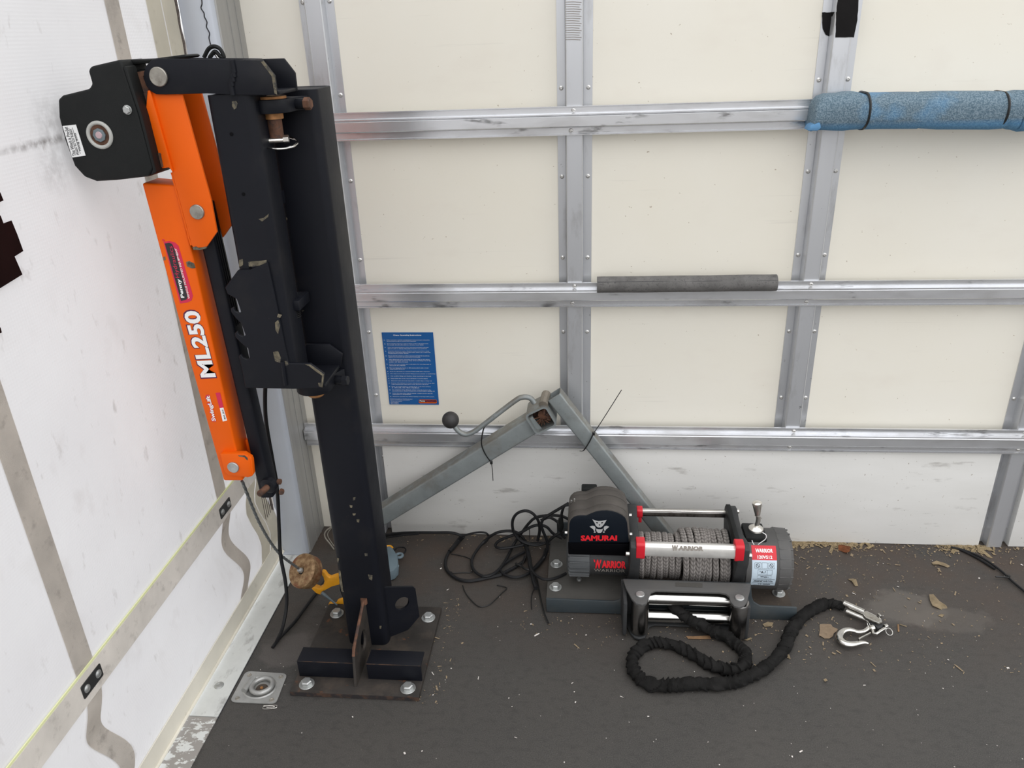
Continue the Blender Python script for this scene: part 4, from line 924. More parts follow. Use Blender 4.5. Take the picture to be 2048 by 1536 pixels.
m = MB(); m.tube([at(a, b_, y=-.27) for a, b_ in ((1525, 1065), (1532, 1070), (1531, 1078), (1520, 1086), (1514, 1090), (1507, 1088), (1504, 1081))], .0011, 6, sm=5); m.build('white_lanyard', m_white, wi)
# fairlead
zp = .108
tp = [at(a, b_, z=zp + .006) for a, b_ in ((1246, 1158), (1502, 1167), (1500, 1180), (1494, 1203), (1488, 1211), (1478, 1214), (1468, 1211), (1461, 1203), (1459, 1193), (1452, 1187), (1440, 1184.5), (1312, 1180.5), (1302, 1184), (1297, 1195), (1293, 1206), (1284, 1209), (1272, 1206), (1264, 1198), (1252, 1176))]
m = MB(); m.prism(tp, (0, 0, -.006)); fp = m.build('fairlead_top', m_winch, wi, bevel=.001)
m = MB(); m.prism([V((p.x, p.y, .004)) for p in tp], (0, 0, .005)); m.build('fairlead_base', m_winchd, wi, bevel=.001)
m = MB(); m.prism_hole([V((1.254, -.346, .006)), V((1.554, -.346, .006)), V((1.554, -.346, .112)), V((1.254, -.346, .112))], [[V((1.315, -.346, .022)), V((1.515, -.346, .022)), V((1.515, -.346, .095)), V((1.315, -.346, .095))]], (0, .005, 0)); m.build('fairlead_back', m_winchd, wi)
for sx_, xx in ((1.262, 1.262), (1.548, 1.548)):
    m = MB(); m.box((sx_ - .006, -.420, .006), (sx_ + .004, -.342, .104)); m.build('fairlead_side', m_winchd, wi, bevel=.003)
r1, r2 = at(1279, 1240, y=-.405), at(1477, 1244, y=-.405)
for r_ in (r1, r2):
    m = MB(); m.lathe((r_.x, -.405, .010), (0, 0, 1), [(0, .019), (.002, .021), (.092, .021), (.096, .019)], 32); m.build('vertical_roller', m_chromed, wi)
for zz in (.084, .030):
    m = MB(); m.lathe((r1.x + .016, -.372, zz), (1, 0, 0), [(0, .0145), (.002, .0165), (r2.x - r1.x - .034, .0165), (r2.x - r1.x - .032, .0145)], 32); m.build('horizontal_roller', m_chrome, wi)
for px, py in ((1280.5, 1190), (1479, 1197)):
    m = MB(); m.lathe(at(px, py, z=zp + .006), (0, 0, 1), [(0, .0108), (.003, .0108), (.0045, .0095), (.005, .001)], 28); m.build('roller_pin', m_steel, wi)
m = MB(); m.prism([at(a, b_, z=zp + .0063) for a, b_ in ((1351, 1165), (1405, 1167), (1405, 1175), (1351, 1173))], (0, 0, .0004)); m.build('maker_plate', m_traytop, wi)

# ------------------------------------------------------------------ rope sleeve and winch hook
sl = [(480, 235), (510, 262), (540, 292), (620, 340), (700, 380), (800, 425), (880, 480), (930, 540), (925, 600), (870, 640), (790, 635), (700, 600), (600, 545), (500, 490), (400, 465), (300, 475), (225, 530), (205, 600), (240, 680), (330, 735), (450, 740), (600, 730), (750, 730), (880, 710), (1000, 660), (1100, 590), (1180, 500), (1220, 400), (1270, 320), (1350, 255), (1450, 215), (1525, 224), (1562, 236)]
zs = [.055, .050, .043, .030, .020, .014] + [.0125] * 12 + [.0125] * 14 + [.014]
P = [at(1200 + a / 3.2, 1140 + b_ / 3.2, z=z) for (a, b_), z in zip(sl, zs)]
P = [V((1.375, -.33, .060))] + P
sp_ = smooth_path(P, 34)
L_ = [0]
for i in range(1, len(sp_)): L_.append(L_[-1] + (sp_[i] - sp_[i - 1]).length)
tot = L_[-1]
def wr(i, k, t):
    s = L_[i]
    ph = s * 52 + 1.6 * noise.noise(V((s * 22, 0, 0))) + .55 * math.sin(t + s * 9)
    saw = (ph / 1.0) % 1.0
    a = .26 * noise.noise(V((s * 60, math.cos(t) * .9, math.sin(t) * .9))) + .38 * (saw ** 1.4 - .42) * (.5 + noise.noise(V((s * 40, math.cos(t), 5))) + .3)
    end = max(0, 1 - (tot - s) / .07)
    return (1 + a) * (1 - .34 * end) + end * .08 * noise.noise(V((s * 300, t, 0)))
m = MB(); m.tube(sp_, .0136, 24, off=wr); sv = m.build('rope_sleeve', m_sleeve, ang=60)
tag(sv, 'crinkled black fabric sleeve of the winch rope, looped on the floor before the winch', 'rope')
HZ = .017
m_hk = M('polished_hook_steel', (.60, .585, .55), .22, 1., .22, 40, [((.22, .2, .17), 60, .55, .7, .5)], .15, 250)
hk = thing('winch_hook', 'shiny steel clevis hook with thimble at the end of the black rope sleeve', 'hook', at(1720, 1260, z=0))
g = lambda pts, z=HZ: [at(1620 + a / 11.38, 1180 + b_ / 11.38, z=z) for a, b_ in pts]
m = MB(); a, b_ = g([(765, 300), (1235, 510)], .020); d = (b_ - a).normalized()
m.lathe(a, d, [(0, .0060), (.001, .0078), ((b_ - a).length, .0078)], 20); m.build('thimble_tube', m_hk, hk)
m = MB(); a, b_ = g([(820, 480), (1330, 700)], .012); m.lathe(a, b_ - a, [(0, .0045), (.001, .0060), ((b_ - a).length, .0060)], 18); m.build('thimble_tube', m_hk, hk)
m = MB(); m.prism(g([(1215, 470), (1300, 470), (1480, 560), (1620, 640), (1650, 720), (1560, 745), (1420, 690), (1260, 620), (1205, 550)], .026), (0, 0, -.008)); m.build('thimble_cheek', m_hk, hk, bevel=.0015)
m = MB(); m.prism(g([(1240, 490), (1300, 495), (1470, 580), (1600, 660), (1560, 715), (1430, 660), (1280, 590), (1230, 540)], .0266), (0, 0, -.001)); m.build('thimble_eye', m_pin, hk)
m = MB(); m.prism(g([(1330, 700), (1430, 690), (1640, 720), (1670, 790), (1640, 850), (1540, 870), (1480, 800), (1380, 780)], .017), (0, 0, -.012)); m.build('clevis', m_winchd, hk, bevel=.002)
m = MB(); m.tube(g([(1560, 560), (1610, 610), (1590, 600)], .027), .004, 10); m.tube(g([(1690, 830), (1755, 810)], .016), .0045, 10); m.build('clevis_pin', m_hk, hk)
hkp = [(1420, 840), (1340, 865), (1280, 905), (1200, 945), (1090, 955), (980, 920), (880, 905), (780, 925), (700, 985), (672, 1070), (705, 1150), (790, 1210), (900, 1235), (1010, 1230), (1130, 1205), (1240, 1195), (1330, 1215)]
rr_ = [.0065, .0062, .005, .0052, .0055, .0058, .0064, .0074, .0084, .0090, .0090, .0086, .0080, .0072, .0058, .0042, .0022]
ps = smooth_path(g(hkp, .014), 6)
def hr(t): i = t * (len(rr_) - 1); j = min(int(i), len(rr_) - 2); return rr_[j] + (rr_[j + 1] - rr_[j]) * (i - j)
m = MB(); m.tube(ps, hr, 14, flat=.8); m.build('hook_body', m_hk, hk)
m = MB(); m.bar(*g([(1105, 1125), (1375, 985)], .019), rrect(.006, .0035, .001, 2), (0, 0, 1)); m.build('latch', m_hk, hk)
m = MB(); m.tube(g([(1425, 915), (1450, 990), (1500, 1000), (1600, 930), (1710, 860)], .014), .0032, 10); m.build('shackle_rod', m_hk, hk)
m = MB(); m.lathe(g([(1400, 880)], .014)[0] - V((.004, 0, 0)), (.9, .35, 0), [(0, .0075), (.010, .0075)], 14); m.build('swivel', m_hk, hk)
m = MB(); m.torus(g([(1800, 950)], .008)[0], (.2, -.5, .8), .0085, .0009, 26, 6); m.torus(g([(1340, 800)], .024)[0], (.75, -.2, .5), .0095, .0009, 26, 6); m.build('split_ring', m_hk, hk)

# ------------------------------------------------------------------ winch leads and ties on the floor
def gp(px, py, z=.006, y=-.055):
    p = at(px, py, z=z); return p if p.y < y else at(px, py, y=y)
def lead(pts, r=.0042, z=.006, y=-.055, dz=None, sm=8):
    out = []
    for i, (a, b_) in enumerate(pts):
        p = gp(870 + a / 6.143, 1000 + b_ / 6.143, z + (dz[i] if dz else 0), y); out.append(p)
    m = MB(); m.tube(out, r, 8, sm=sm); return m
def add_lead(pts, label, name='winch_lead', **k):
    o = lead(pts, **k).build(name, m_rubber); tag(o, label, 'cable'); return o
t = thing('sleeved_lead', 'black lead with a thick rubber sleeve at its left end, curving round to the winch', 'cable', gp(900, 1150, 0))
lead([(175, 630), (135, 720), (130, 820), (180, 900), (280, 970), (400, 995), (520, 982), (650, 955), (800, 920), (900, 870), (1000, 815), (1080, 760), (1110, 700)], .0045).build('lead', m_rubber, t)
lead([(345, 445), (290, 500), (230, 575), (178, 635)], lambda s: .0078 - .002 * s, z=.008).build('sleeve', m_rubber, t)
add_lead([(-680, 440), (-560, 425), (-400, 405), (-200, 400), (0, 400), (180, 400), (280, 420), (335, 450)], 'black lead running along the foot of the wall from behind the crane', r=.004)
add_lead([(-690, 470), (-560, 455), (-380, 430), (-200, 415)], 'short black lead end at the foot of the wall near the grey control box', r=.003, y=-.07)
add_lead([(340, 440), (450, 410), (560, 395), (635, 410), (656, 450), (640, 500), (575, 553)], 'thin black lead with a curled end beside the thick sleeve', r=.0028)
add_lead([(1260, 500), (1285, 380), (1270, 260), (1200, 165), (1110, 132), (1010, 165), (955, 250), (960, 370), (1020, 470), (1120, 530), (1250, 553), (1370, 520), (1470, 440), (1560, 390), (1640, 360)], 'black lead forming a round upright loop against the wall left of the winch', z=.01, y=-.10)
add_lead([(1640, 235), (1560, 200), (1450, 188), (1340, 195), (1230, 220), (1150, 290), (1060, 410), (960, 560), (870, 740), (760, 880), (620, 937), (510, 895), (452, 800), (475, 680), (590, 525), (730, 415), (860, 382), (980, 390), (1060, 440), (1150, 560)], 'black lead making the large oval loop on the floor left of the winch', z=.012, y=-.075)
add_lead([(1640, 40), (1540, 100), (1430, 165), (1340, 225), (1305, 300), (1330, 390), (1375, 500), (1380, 600), (1340, 710), (1260, 810), (1190, 870)], 'black lead drooping from the top socket of the winch control box', z=.012, y=-.13)
add_lead([(1560, 470), (1450, 410), (1370, 330), (1270, 308), (1180, 330), (1060, 395), (920, 445), (790, 500), (742, 560), (800, 592), (930, 582), (1080, 550), (1230, 530), (1400, 535), (1520, 560), (1610, 600)], 'black lead in a flat hairpin between floor and wall left of the winch', z=.018, y=-.085)
add_lead([(1100, 640), (980, 700), (860, 780), (805, 850), (850, 915), (950, 948), (1050, 942), (1160, 895), (1250, 800), (1330, 700), (1360, 600)], 'black lead in the small low loop next to the winch tray', z=.010, r=.004)
add_lead([(1020, 460), (1110, 560), (1150, 680), (1170, 800), (1195, 900), (1215, 1000), (1245, 1085)], 'thick black lead coming down to a point in front of the lead bundle', z=.020, r=.006)
add_lead([(1190, 870), (1250, 930), (1330, 972), (1430, 972), (1530, 940), (1610, 900)], 'black lead going from the bundle to the motor cap', z=.034, r=.0036)
add_lead([(1300, 250), (1400, 215), (1480, 250), (1530, 300)], 'short black lead rising to the inline connector', z=.02, y=-.12, r=.004)
tc_ = thing('inline_connector', 'black inline connector hanging beside the winch control box', 'connector', at(1120, 1058, y=-.20))
m = MB(); m.prism(PL(-.20, CR(870, 1000, 6.143, [(1495, 290), (1560, 280), (1580, 340), (1570, 385), (1520, 395), (1498, 360)])), (0, .02, 0)); m.build('body', m_plastic, tc_, bevel=.003)
m = MB(); m.tube([at(870 + a / 6.143, 1000 + b_ / 6.143, y=-.20) for a, b_ in ((1650, 60), (1590, 75), (1560, 150), (1550, 220), (1540, 290))], .0035, 8, sm=5); m.build('lead', m_rubber, tc_)
m = MB(); m.tube([at(870 + a / 6.143, 1000 + b_ / 6.143, y=-.195) for a, b_ in ((1545, 380), (1560, 430), (1600, 470))], .0035, 8, sm=5); m.build('lead', m_rubber, tc_)
m = MB(); m.bar(at(870 + 1545 / 6.143, 1000 + 225 / 6.143, y=-.202), at(870 + 1552 / 6.143, 1000 + 300 / 6.143, y=-.202), rrect(.012, .008, .002, 2), (1, 0, 0)); m.build('gland', m_plastic, tc_)
def floor_tie(pts, label, r=.0014, z=.003, sm=5):
    o = lead(pts, r, z=z, sm=sm).build('cable_tie', m_tie); tag(o, label, 'cable tie'); return o
floor_tie([(340, 1050), (370, 1130), (430, 1215), (540, 1308), (660, 1290), (740, 1225), (820, 1145), (880, 1080), (760, 1045)], 'loose thin black cable tie bent in a V below the bundle of leads')
floor_tie([(200, 662), (300, 680), (430, 722), (440, 800), (456, 885), (330, 892), (215, 900), (200, 880)], 'angular black cable tie lying beside the thick lead sleeve', sm=3)
floor_tie([(1200, 860), (1250, 960), (1275, 1080), (1300, 1220), (1340, 1380), (1395, 1515)], 'long black cable tie tail pointing at the tray corner', r=.002, z=.006)
floor_tie([(1215, 1000), (1222, 1060), (1190, 1160), (1183, 1250), (1188, 1340)], 'thin black cable tie tail just left of the long one', r=.0013)
floor_tie([(1160, 345), (1160, 450), (1145, 560), (1120, 680), (1080, 780), (1050, 835)], 'thin black tie standing up through the middle of the looped leads', r=.0012, z=.02)
o = floor_tie([(990, 780), (1060, 815), (1120, 850), (1200, 860)], 'short thick black tie holding the lead bundle together', r=.0032, z=.014)

# leads on the right
m = MB(); m.tube([at(a, b_, z=.005) for a, b_ in ((1902, 1094), (1930, 1101), (1965, 1116), (2000, 1140), (2025, 1163), (2052, 1186), (2090, 1225))], .0028, 8, sm=6); m.build('lead', m_rubber)
rl = [o for o in COL.objects if o.name.startswith('lead') and o.parent is None][0]; rl.name = 'floor_lead'; tag(rl, 'black lead running off the floor edge at the right, upper strand', 'cable')
m = MB(); m.tube([at(a, b_, z=.004) for a, b_ in ((1918, 1098), (1935, 1106), (1958, 1118), (1990, 1138))], .003, 8, sm=6); o = m.build('floor_lead', m_rubber); tag(o, 'short second black strand beside the lead at the right foot of the wall', 'cable')
m = MB(); m.tube([at(a, b_, z=.010) for a, b_ in ((1991, 1153.5), (2005, 1154), (2018, 1155))], .0022, 6, sm=3); m.lathe(at(2017, 1154, z=.008), (0, 0, 1), [(0, .004), (.005, .004)], 8); o = m.build('cable_tie', m_tie); tag(o, 'small black cable tie round the lead at the right edge', 'cable tie')

# ------------------------------------------------------------------ foam sleeves, sign, tape
gf = thing('grey_foam_sleeve', 'slit grey foam pipe sleeve resting on the middle rail', 'foam', at(1370, 584, y=-.035))
z0, z1 = at(1194, 584, y=-.04).z, at(1194, 553, y=-.04).z
xa, xb = at(1194, 570, y=-.045).x, at(1553, 566, y=-.045).x
m = MB()
rad = (z1 - z0) / 2
m.tube([V((xa + (xb - xa) * i / 30, -.044, (z0 + z1) / 2 + .0003 * math.sin(i * .6) + .002 * i / 30)) for i in range(31)], rad, 22, off=lambda i, k, t: 1 + .012 * noise.noise(V((i * .4, math.cos(t), math.sin(t)))))
m.build('sleeve', m_foam, gf, ang=60)
m = MB(); m.tube([V((xa + .002, -.044 - rad * .80, z1 - rad * .42)), V(((xa + xb) / 2, -.044 - rad * .80, z1 - rad * .40)), V((xb - .002, -.044 - rad * .8, z1 - rad * .37))], .0006, 5, sm=3); m.build('slit', m_darkp, gf)

def blue(name, label, prof, tie_x):
    t = thing(name, label, 'foam', at(prof[0][0], (prof[0][1] + prof[0][2]) / 2, y=-.06))
    m = MB(); rings = []
    for px, t0, b0 in prof:
        top_, bo = at(px, t0, y=-.075), at(px, b0, y=-.075); x = (top_.x + bo.x) / 2; h = top_.z - bo.z; cz = (top_.z + bo.z) / 2
        ring = []
        for a, b_ in rrect(.082 + h * .02, h, min(.030, h * .45), 6):
            nz_ = noise.noise(V((x * 14, a * 30, b_ * 30)))
            ring.append(m.bm.verts.new((x + .004 * noise.noise(V((a * 40, b_ * 40, x))), -.062 + a * (1 + .05 * nz_), cz + b_ * (1 + .05 * nz_))))
        rings.append(ring)
    n = len(rings[0])
    for i in range(len(rings) - 1):
        for k in range(n): m.bm.faces.new((rings[i][k], rings[i][(k + 1) % n], rings[i + 1][(k + 1) % n], rings[i + 1][k]))
    m.bm.faces.new(rings[0][::-1]); m.bm.faces.new(rings[-1]); m.build('sleeve', m_blue, t, ang=60)
    for tx in tie_x:
        r = min(prof, key=lambda q: abs(q[0] - tx)); top_, bo = at(tx, r[1], y=-.09), at(tx - 4, r[2], y=-.09); h = top_.z - bo.z + .0015; cz = (top_.z + bo.z) / 2
        m = MB(); m.tube([V((top_.x + (.006 if a < -.02 else 0) * math.cos(b_ * 30), -.062 + a, cz + b_)) for a, b_ in rrect(.086, h, .030, 6)], .0026, 6, closed=True); m.build('cable_tie', m_tie, t)
    return t
bt = blue('blue_foam_sleeve', 'long worn blue foam sleeve tied round the top rail', [(1624, 216, 262), (1628, 203, 262), (1636, 194, 261), (1650, 189, 261), (1672, 188, 262), (1690, 184, 262), (1706, 184, 260), (1720, 187, 259), (1735, 187, 259), (1760, 187, 258), (1800, 186, 258), (1836, 186, 258), (1841, 187.5, 256), (1846, 185, 257), (1880, 184, 259), (1930, 183, 260), (1980, 182, 259), (2005, 183, 257), (2014, 186, 254), (2020, 183, 258), (2032, 181, 259), (2036, 182, 258)], (1735, 2012))
m = MB(); m.prism(PL(-.105, [(1616, 262), (1622, 252), (1640, 244), (1643, 256), (1636, 262)]), (0, .04, 0)); m.build('torn_flap', m_blued, bt, bevel=.003)
blue('blue_foam_sleeve', 'blue foam sleeve end cut off at the right picture edge on the top rail', [(2037, 190, 256), (2042, 182, 263), (2060, 181, 262), (2120, 181, 260), (2180, 182, 258)], ())

# crane instruction sign
c4 = PL(.0105, [(763, 664), (865.5, 666), (878.5, 809), (779.5, 809)])
xs0, xs1 = (c4[0].x + c4[3].x) / 2, (c4[1].x + c4[2].x) / 2; zs1, zs0 = (c4[0].z + c4[1].z) / 2, (c4[2].z + c4[3].z) / 2
m = MB(); m.box((xs0, .0098, zs0), (xs1, .0118, zs1)); sg = m.build('instruction_sign', m_bluep); tag(sg, 'blue crane operating instructions sign with white print on the back wall', 'sign')
SW, SH = xs1 - xs0, zs1 - zs0
def stxt(m, s, u0, u1, v, h, off=0.0, cap=True): add_text(m, s, V((xs0 + SW * u0, .0097, zs1 - SH * v)), V((xs0 + SW * u1, .0097, zs1 - SH * v)), (0, 0, 1), h, off, .0003, res=1)
m = MB(); stxt(m, 'Crane Operating Instructions', .22, .77, .045, .0042, .03); m.build('title', m_white, sg)
items = [(1, .10, ['Before operation, read the operating instructions and ensure all persons', 'involved with the lift are trained and competent.'], (.93, .64)),
 (2, .15, ['Ensure that the crane has a valid Certificate of Thorough Examination.', 'A visual check should be carried out daily.'], (.90, .80)),
 (3, .20, ['Carry out a visual examination of the crane and mounting for any wear,', 'signs of cracks or damage. Especially check the rope and hook.'], (.90, .86)),
 (4, .25, ['Check that all pins are secure. Check for obstructions before raising', 'the boom, and ensure that no part of the crane can contact any', 'overhead power lines.'], (.90, .93, .45)),
 (5, .315, ['Ensure that the vehicle is on firm, level ground with the handbrake', 'applied and wheels chocked when necessary.'], (.90, .70)),
 (6, .365, ['When lifting loads never stand under the boom. Only use the remote', 'controls and keep everyone clear of the working area at the', 'side of the load.'], (.90, .92, .42)),
 (7, .43, ['Ensure the rope remains taut on the drum. Do not drag loads or', 'exceed the limits.'], (.92, .36)),
 (8, .48, ['Do not leave the hoist or lift unattended with a load', 'suspended from it.'], (.85, .33)),
 (9, .53, ['Ensure the safe load is not exceeded. IF IN DOUBT ASK a supervisor.'], (.88,)),
 (10, .562, ['The crane is not to be used for lifting persons, animals or unsafe loads.'], (1.0,)),
 (11, .595, ['Use certified slings and shackles when attaching to the load.'], (.90,)),
 (12, .628, ['Keep hands clear of the rope at all times to avoid an injury.'], (.82,)),
 (13, .661, ['Attach the load to the hook using suitable, certified chains or slings only.'], (.91,)),
 (14, .694, ['Position of the lifting hook must be directly above the load. Keep clear', 'of the load and never allow anyone under the load or the boom.'], (.96, .83)),
 (15, .742, ['Never exceed the maximum capacity shown on the crane and keep', 'a check on the radius.'], (.87, .62)),
 (16, .79, ['On completion of the lifting job, always return the boom to the', 'stowed position. Ensure all pins are in place before driving off.'], (.87, .95)),
 (17, .838, ['Service the crane in line with the manual. Contact a service agent for', 'maintenance or breakdowns.'], (.90, .42)),
 (18, .886, ['Record the operation and defects regularly to the responsible person.'], (.93,))]
m = MB()
for n_, v_, ls, us in items:
    stxt(m, str(n_) + '.', .03, .055, v_ + .005, .0022, .01)
    for j, (l_, u_1) in enumerate(zip(ls, us)): stxt(m, l_, .085, .085 + (u_1 - .0) * .90, v_ + .005 + j * .0165, .0022, .012)
for j, (l_, u_1) in enumerate((('Manufactured and supplied in the UK with full service support', .48), ('Keep these instructions with the vehicle at all times', .42), ('Tel. and service enquiries', .26), ('Issue number', .19), ('Part number', .19))):
    stxt(m, l_, .03, u_1, .925 + j * .0165, .0020, .01)
m.build('lettering', m_white, sg)
bx0, bx1, bz0, bz1 = xs0 + SW * .60, xs0 + SW * .965, zs1 - SH * .978, zs1 - SH * .925
m = MB(); m.prism([V((a + (bx0 + bx1) / 2, .0094, b_ + (bz0 + bz1) / 2)) for a, b_ in rrect(bx1 - bx0, bz1 - bz0, .004)], (0, .0004, 0)); m.build('badge_border', m_orange, sg)
m = MB(); m.prism([V((a + (bx0 + bx1) / 2, .0090, b_ + (bz0 + bz1) / 2 + .001)) for a, b_ in rrect((bx1 - bx0) * .97, (bz1 - bz0) * .66, .002)], (0, .0004, 0)); m.build('badge', m_badge, sg)
m = MB(); zz = (bz0 + bz1) / 2 - .0012; add_text(m, 'Penny', V((bx0 + .003, .0088, zz)), V((bx0 + .018, .0088, zz)), (0, 0, 1), .0048, .03, .0002); m.build('lettering', m_white, sg)
m = MB(); add_text(m, 'Hydraulics', V((bx0 + .019, .0088, zz)), V((bx1 - .003, .0088, zz)), (0, 0, 1), .0048, .0, .0002); m.build('lettering', m_pink, sg)

# tape
def jag(pts, amp, n=6):
    out = []
    for i in range(len(pts)):
        a, b_ = pts[i], pts[(i + 1) % len(pts)]
        for j in range(n):
            t = j / n; out.append((a[0] + (b_[0] - a[0]) * t + (random.uniform(-amp, amp) if j else 0), a[1] + (b_[1] - a[1]) * t + (random.uniform(-amp, amp) if j else 0)))
    return out
tp_ = thing('black_tape', 'black cloth tape stuck on the upper part of the post above the blue foam', 'tape', at(1690, 75, y=-.02))
m = MB(); m.prism(PL(-.0196, jag([(1677, -20), (1719, -20), (1717, 3), (1715, 40), (1708, 75), (1671, 75), (1673, 24)], .6, 4)), (0, .0007, 0)); m.build('tape_strip', m_tape, tp_)
m = MB(); m.prism(PL(.0075, jag([(1644, 25), (1664, 24), (1664, 76), (1652, 70), (1646, 58), (1645, 40)], .7, 4)), (0, .0007, 0)); pq = PL(.0075, [(1663, 24), (1663, 76)]); pr_ = PL(-.0196, [(1673, 24), (1671, 75)])
m.prism([pq[0], pq[1], pr_[1], pr_[0]], (0, .001, 0)); m.build('tape_side', m_tape, tp_)
def ctape(pts, label):
    P = [V((XW + .007, p.y, p.z)) for p in [at(a, b_, x=XW + .007) for a, b_ in pts]]
    m = MB(); m.prism(P, (.001, 0, 0)); o = m.build('dark_tape', m_tapem); tag(o, label, 'tape')
ctape([(-60, 420), (0, 431), (6, 447), (22, 441), (34, 470), (45.5, 502), (28, 513), (37.6, 534.6), (43.7, 549), (0, 576), (-60, 600)], 'ragged dark maroon tape patch on the curtain at the left edge, the biggest one')
ctape([(-60, 350), (-6, 377), (0, 386), (6, 401), (-20, 412), (-60, 400)], 'small dark tape corner on the curtain above the big patch')
ctape([(-60, 640), (0, 655), (2.5, 665), (-30, 680), (-60, 680)], 'tiny dark tape corner on the curtain below the big patch')

# ------------------------------------------------------------------ floor lashing ring, paper clip
m_zinc = M('worn_zinc_plate', (.40, .40, .385), .4, .6, .18, 30, [((.16, .14, .12), 30, .55, .75, .6)], .2, 200)
lr = thing('lashing_ring', 'galvanised recessed lashing ring screwed to the floor beside the edge strip', 'lashing ring', at(525, 1378, z=0))
cq = CR(400, 1040, 3.793, [(350, 1150), (665, 1170), (575, 1400), (225, 1385)])
C4 = [at(a, b_, z=.0008) for a, b_ in cq]
cc = sum(C4, V()) / 4
def bil(u, v, z=0): p = (C4[3].lerp(C4[2], u)).lerp(C4[0].lerp(C4[1], u), v); return V((p.x, p.y, z))
pts = [bil(.5 + a, .5 + b_, .0008) for a, b_ in rrect(1, 1, .12, 4)]
rim = [bil(.5 + .37 * math.cos(t), .5 + .37 * math.sin(t), .0008) for t in [i * 2 * math.pi / 28 for i in range(28)]]
m = MB(); m.prism_hole(pts, [rim], (0, 0, .0022)); m.build('plate', m_zinc, lr)
m = MB(); g_ = []
for k, (rr, zz) in enumerate(((.38, .0032), (.35, .0050), (.32, .0035), (.26, .0012), (.18, .0010), (.001, .0010))):
    g_.append([m.bm.verts.new(bil(.5 + rr * math.cos(t), .5 + rr * math.sin(t), zz)) for t in [i * 2 * math.pi / 28 for i in range(28)]])
for i in range(5):
    for k in range(28): m.bm.faces.new((g_[i][k], g_[i][(k + 1) % 28], g_[i + 1][(k + 1) % 28], g_[i + 1][k]))
m.build('dish', m_zinc, lr)
m = MB(); m.torus(bil(.56, .50, .0085), (-.05, .05, 1), .0235, .0055, 36, 12); m.build('ring', m_zinc, lr)
m = MB(); m.tube([bil(.22, .30, .0085), bil(.30, .72, .0085)], .0068, 12); m.build('ring_bracket', m_zinc, lr)
m = MB(); m.lathe(bil(.55, .48, .001), (0, 0, 1), [(0, .014), (.0015, .013), (.002, .001)], 20); m.build('dirt', m_dirt, lr)
m = MB(); m.lathe(bil(.55, .48, .003), (0, 0, 1), [(0, .004), (.002, .003)], 12); m.build('centre_rivet', m_copper, lr)
for u, v in ((.13, .87), (.88, .87), (.88, .12), (.13, .12)):
    m = MB(); m.lathe(bil(u, v, .003), (0, 0, 1), [(0, .0055), (.0008, .0052), (.0010, .0035), (.0002, .003), (.0002, .0001)], 16); m.build('screw', m_pin, lr)
m = MB(); m.tube([at(a, b_, z=.0018) for a, b_ in ((527, 1411.5), (551, 1410.5), (554, 1413), (551, 1416), (528, 1418), (526.5, 1414), (530, 1412.5), (546, 1412), (548, 1414), (533, 1415.5))], .0008, 6, sm=4); o = m.build('paper_clip', m_bright); tag(o, 'small wire paper clip on the floor below the lashing ring', 'paper clip')

# ------------------------------------------------------------------ litter on the floor
def flake(name, pts, mat, label, cat, z=.003, curl=.004, th=.0006):
    P = [at(a, b_, z=z) for a, b_ in pts]; c_ = sum(P, V()) / len(P)
    m = MB(); top_ = [p + V((0, 0, curl * noise.noise(p * 40))) for p in P]; cv = m.bm.verts.new(c_ + V((0, 0, curl * .3)))
    vs = [m.bm.verts.new(p) for p in top_]
    for i in range(len(vs)): m.bm.faces.new((cv, vs[i], vs[(i + 1) % len(vs)]))
    bmesh.ops.solidify(m.bm, geom=m.bm.faces[:], thickness=th)
    o = m.build(name, mat); tag(o, label, cat); return o
flake('torn_card', CR(1620, 1180, 11.38, [(220, 790), (290, 762), (400, 768), (480, 775), (520, 830), (640, 880), (600, 950), (540, 1000), (520, 1060), (440, 1095), (330, 1095), (250, 1050), (205, 1040), (225, 900)]), m_card, 'torn piece of light brown card touching the steel hook', 'card')
flake('dry_leaf', CR(1500, 900, 3.071, [(1100, 890), (1125, 893), (1165, 925), (1205, 948), (1228, 972), (1190, 978), (1150, 972), (1120, 960), (1105, 925)]), m_leaf, 'tan dry leaf on the floor right of the winch hook', 'leaf', curl=.012)
flake('dry_leaf', CR(1500, 900, 3.071, [(540, 592), (575, 575), (610, 580), (618, 600), (612, 628), (590, 635), (560, 618), (545, 612)]), m_leafr, 'rust-red dry leaf at the foot of the wall right of the winch', 'leaf', curl=.012)
flake('wood_splinter', CR(1200, 1140, 3.2, [(550, 420), (600, 424), (705, 420), (712, 440), (640, 444), (565, 442)]), m_chipw, 'long wood splinter in front of the fairlead rollers', 'splinter', z=.002)
flake('wood_splinter', CR(1200, 1140, 3.2, [(920, 445), (965, 430), (975, 436), (945, 450)]), m_leaf, 'small pale splinter right of the right fairlead roller', 'splinter')
flake('bark_flake', CR(1200, 1140, 3.2, [(1040, 345), (1075, 332), (1110, 338), (1100, 360), (1055, 362)]), m_leaf, 'tan bark flake just below the right end of the winch tray', 'leaf')
flake('bark_flake', CR(1500, 900, 3.071, [(600, 790), (625, 778), (650, 800), (665, 832), (645, 835), (625, 808)]), m_leaf, 'curled tan flake on the floor behind the steel hook', 'leaf', curl=.01)
flake('wood_splinter', CR(1500, 900, 3.071, [(905, 1070), (915, 1070), (918, 1115), (908, 1117)]), m_chipw, 'short upright splinter right of the split ring', 'splinter', z=.002)
flake('wood_splinter', CR(1500, 900, 3.071, [(918, 1068), (962, 1080), (962, 1086), (920, 1074)]), m_leaf, 'thin pale splinter next to the short one by the split ring', 'splinter', z=.002)
flake('bark_flake', CR(1500, 900, 3.071, [(1155, 1015), (1175, 1005), (1195, 1012), (1180, 1025)]), m_leaf, 'small crumbled leaf just below the tan dry leaf', 'leaf')
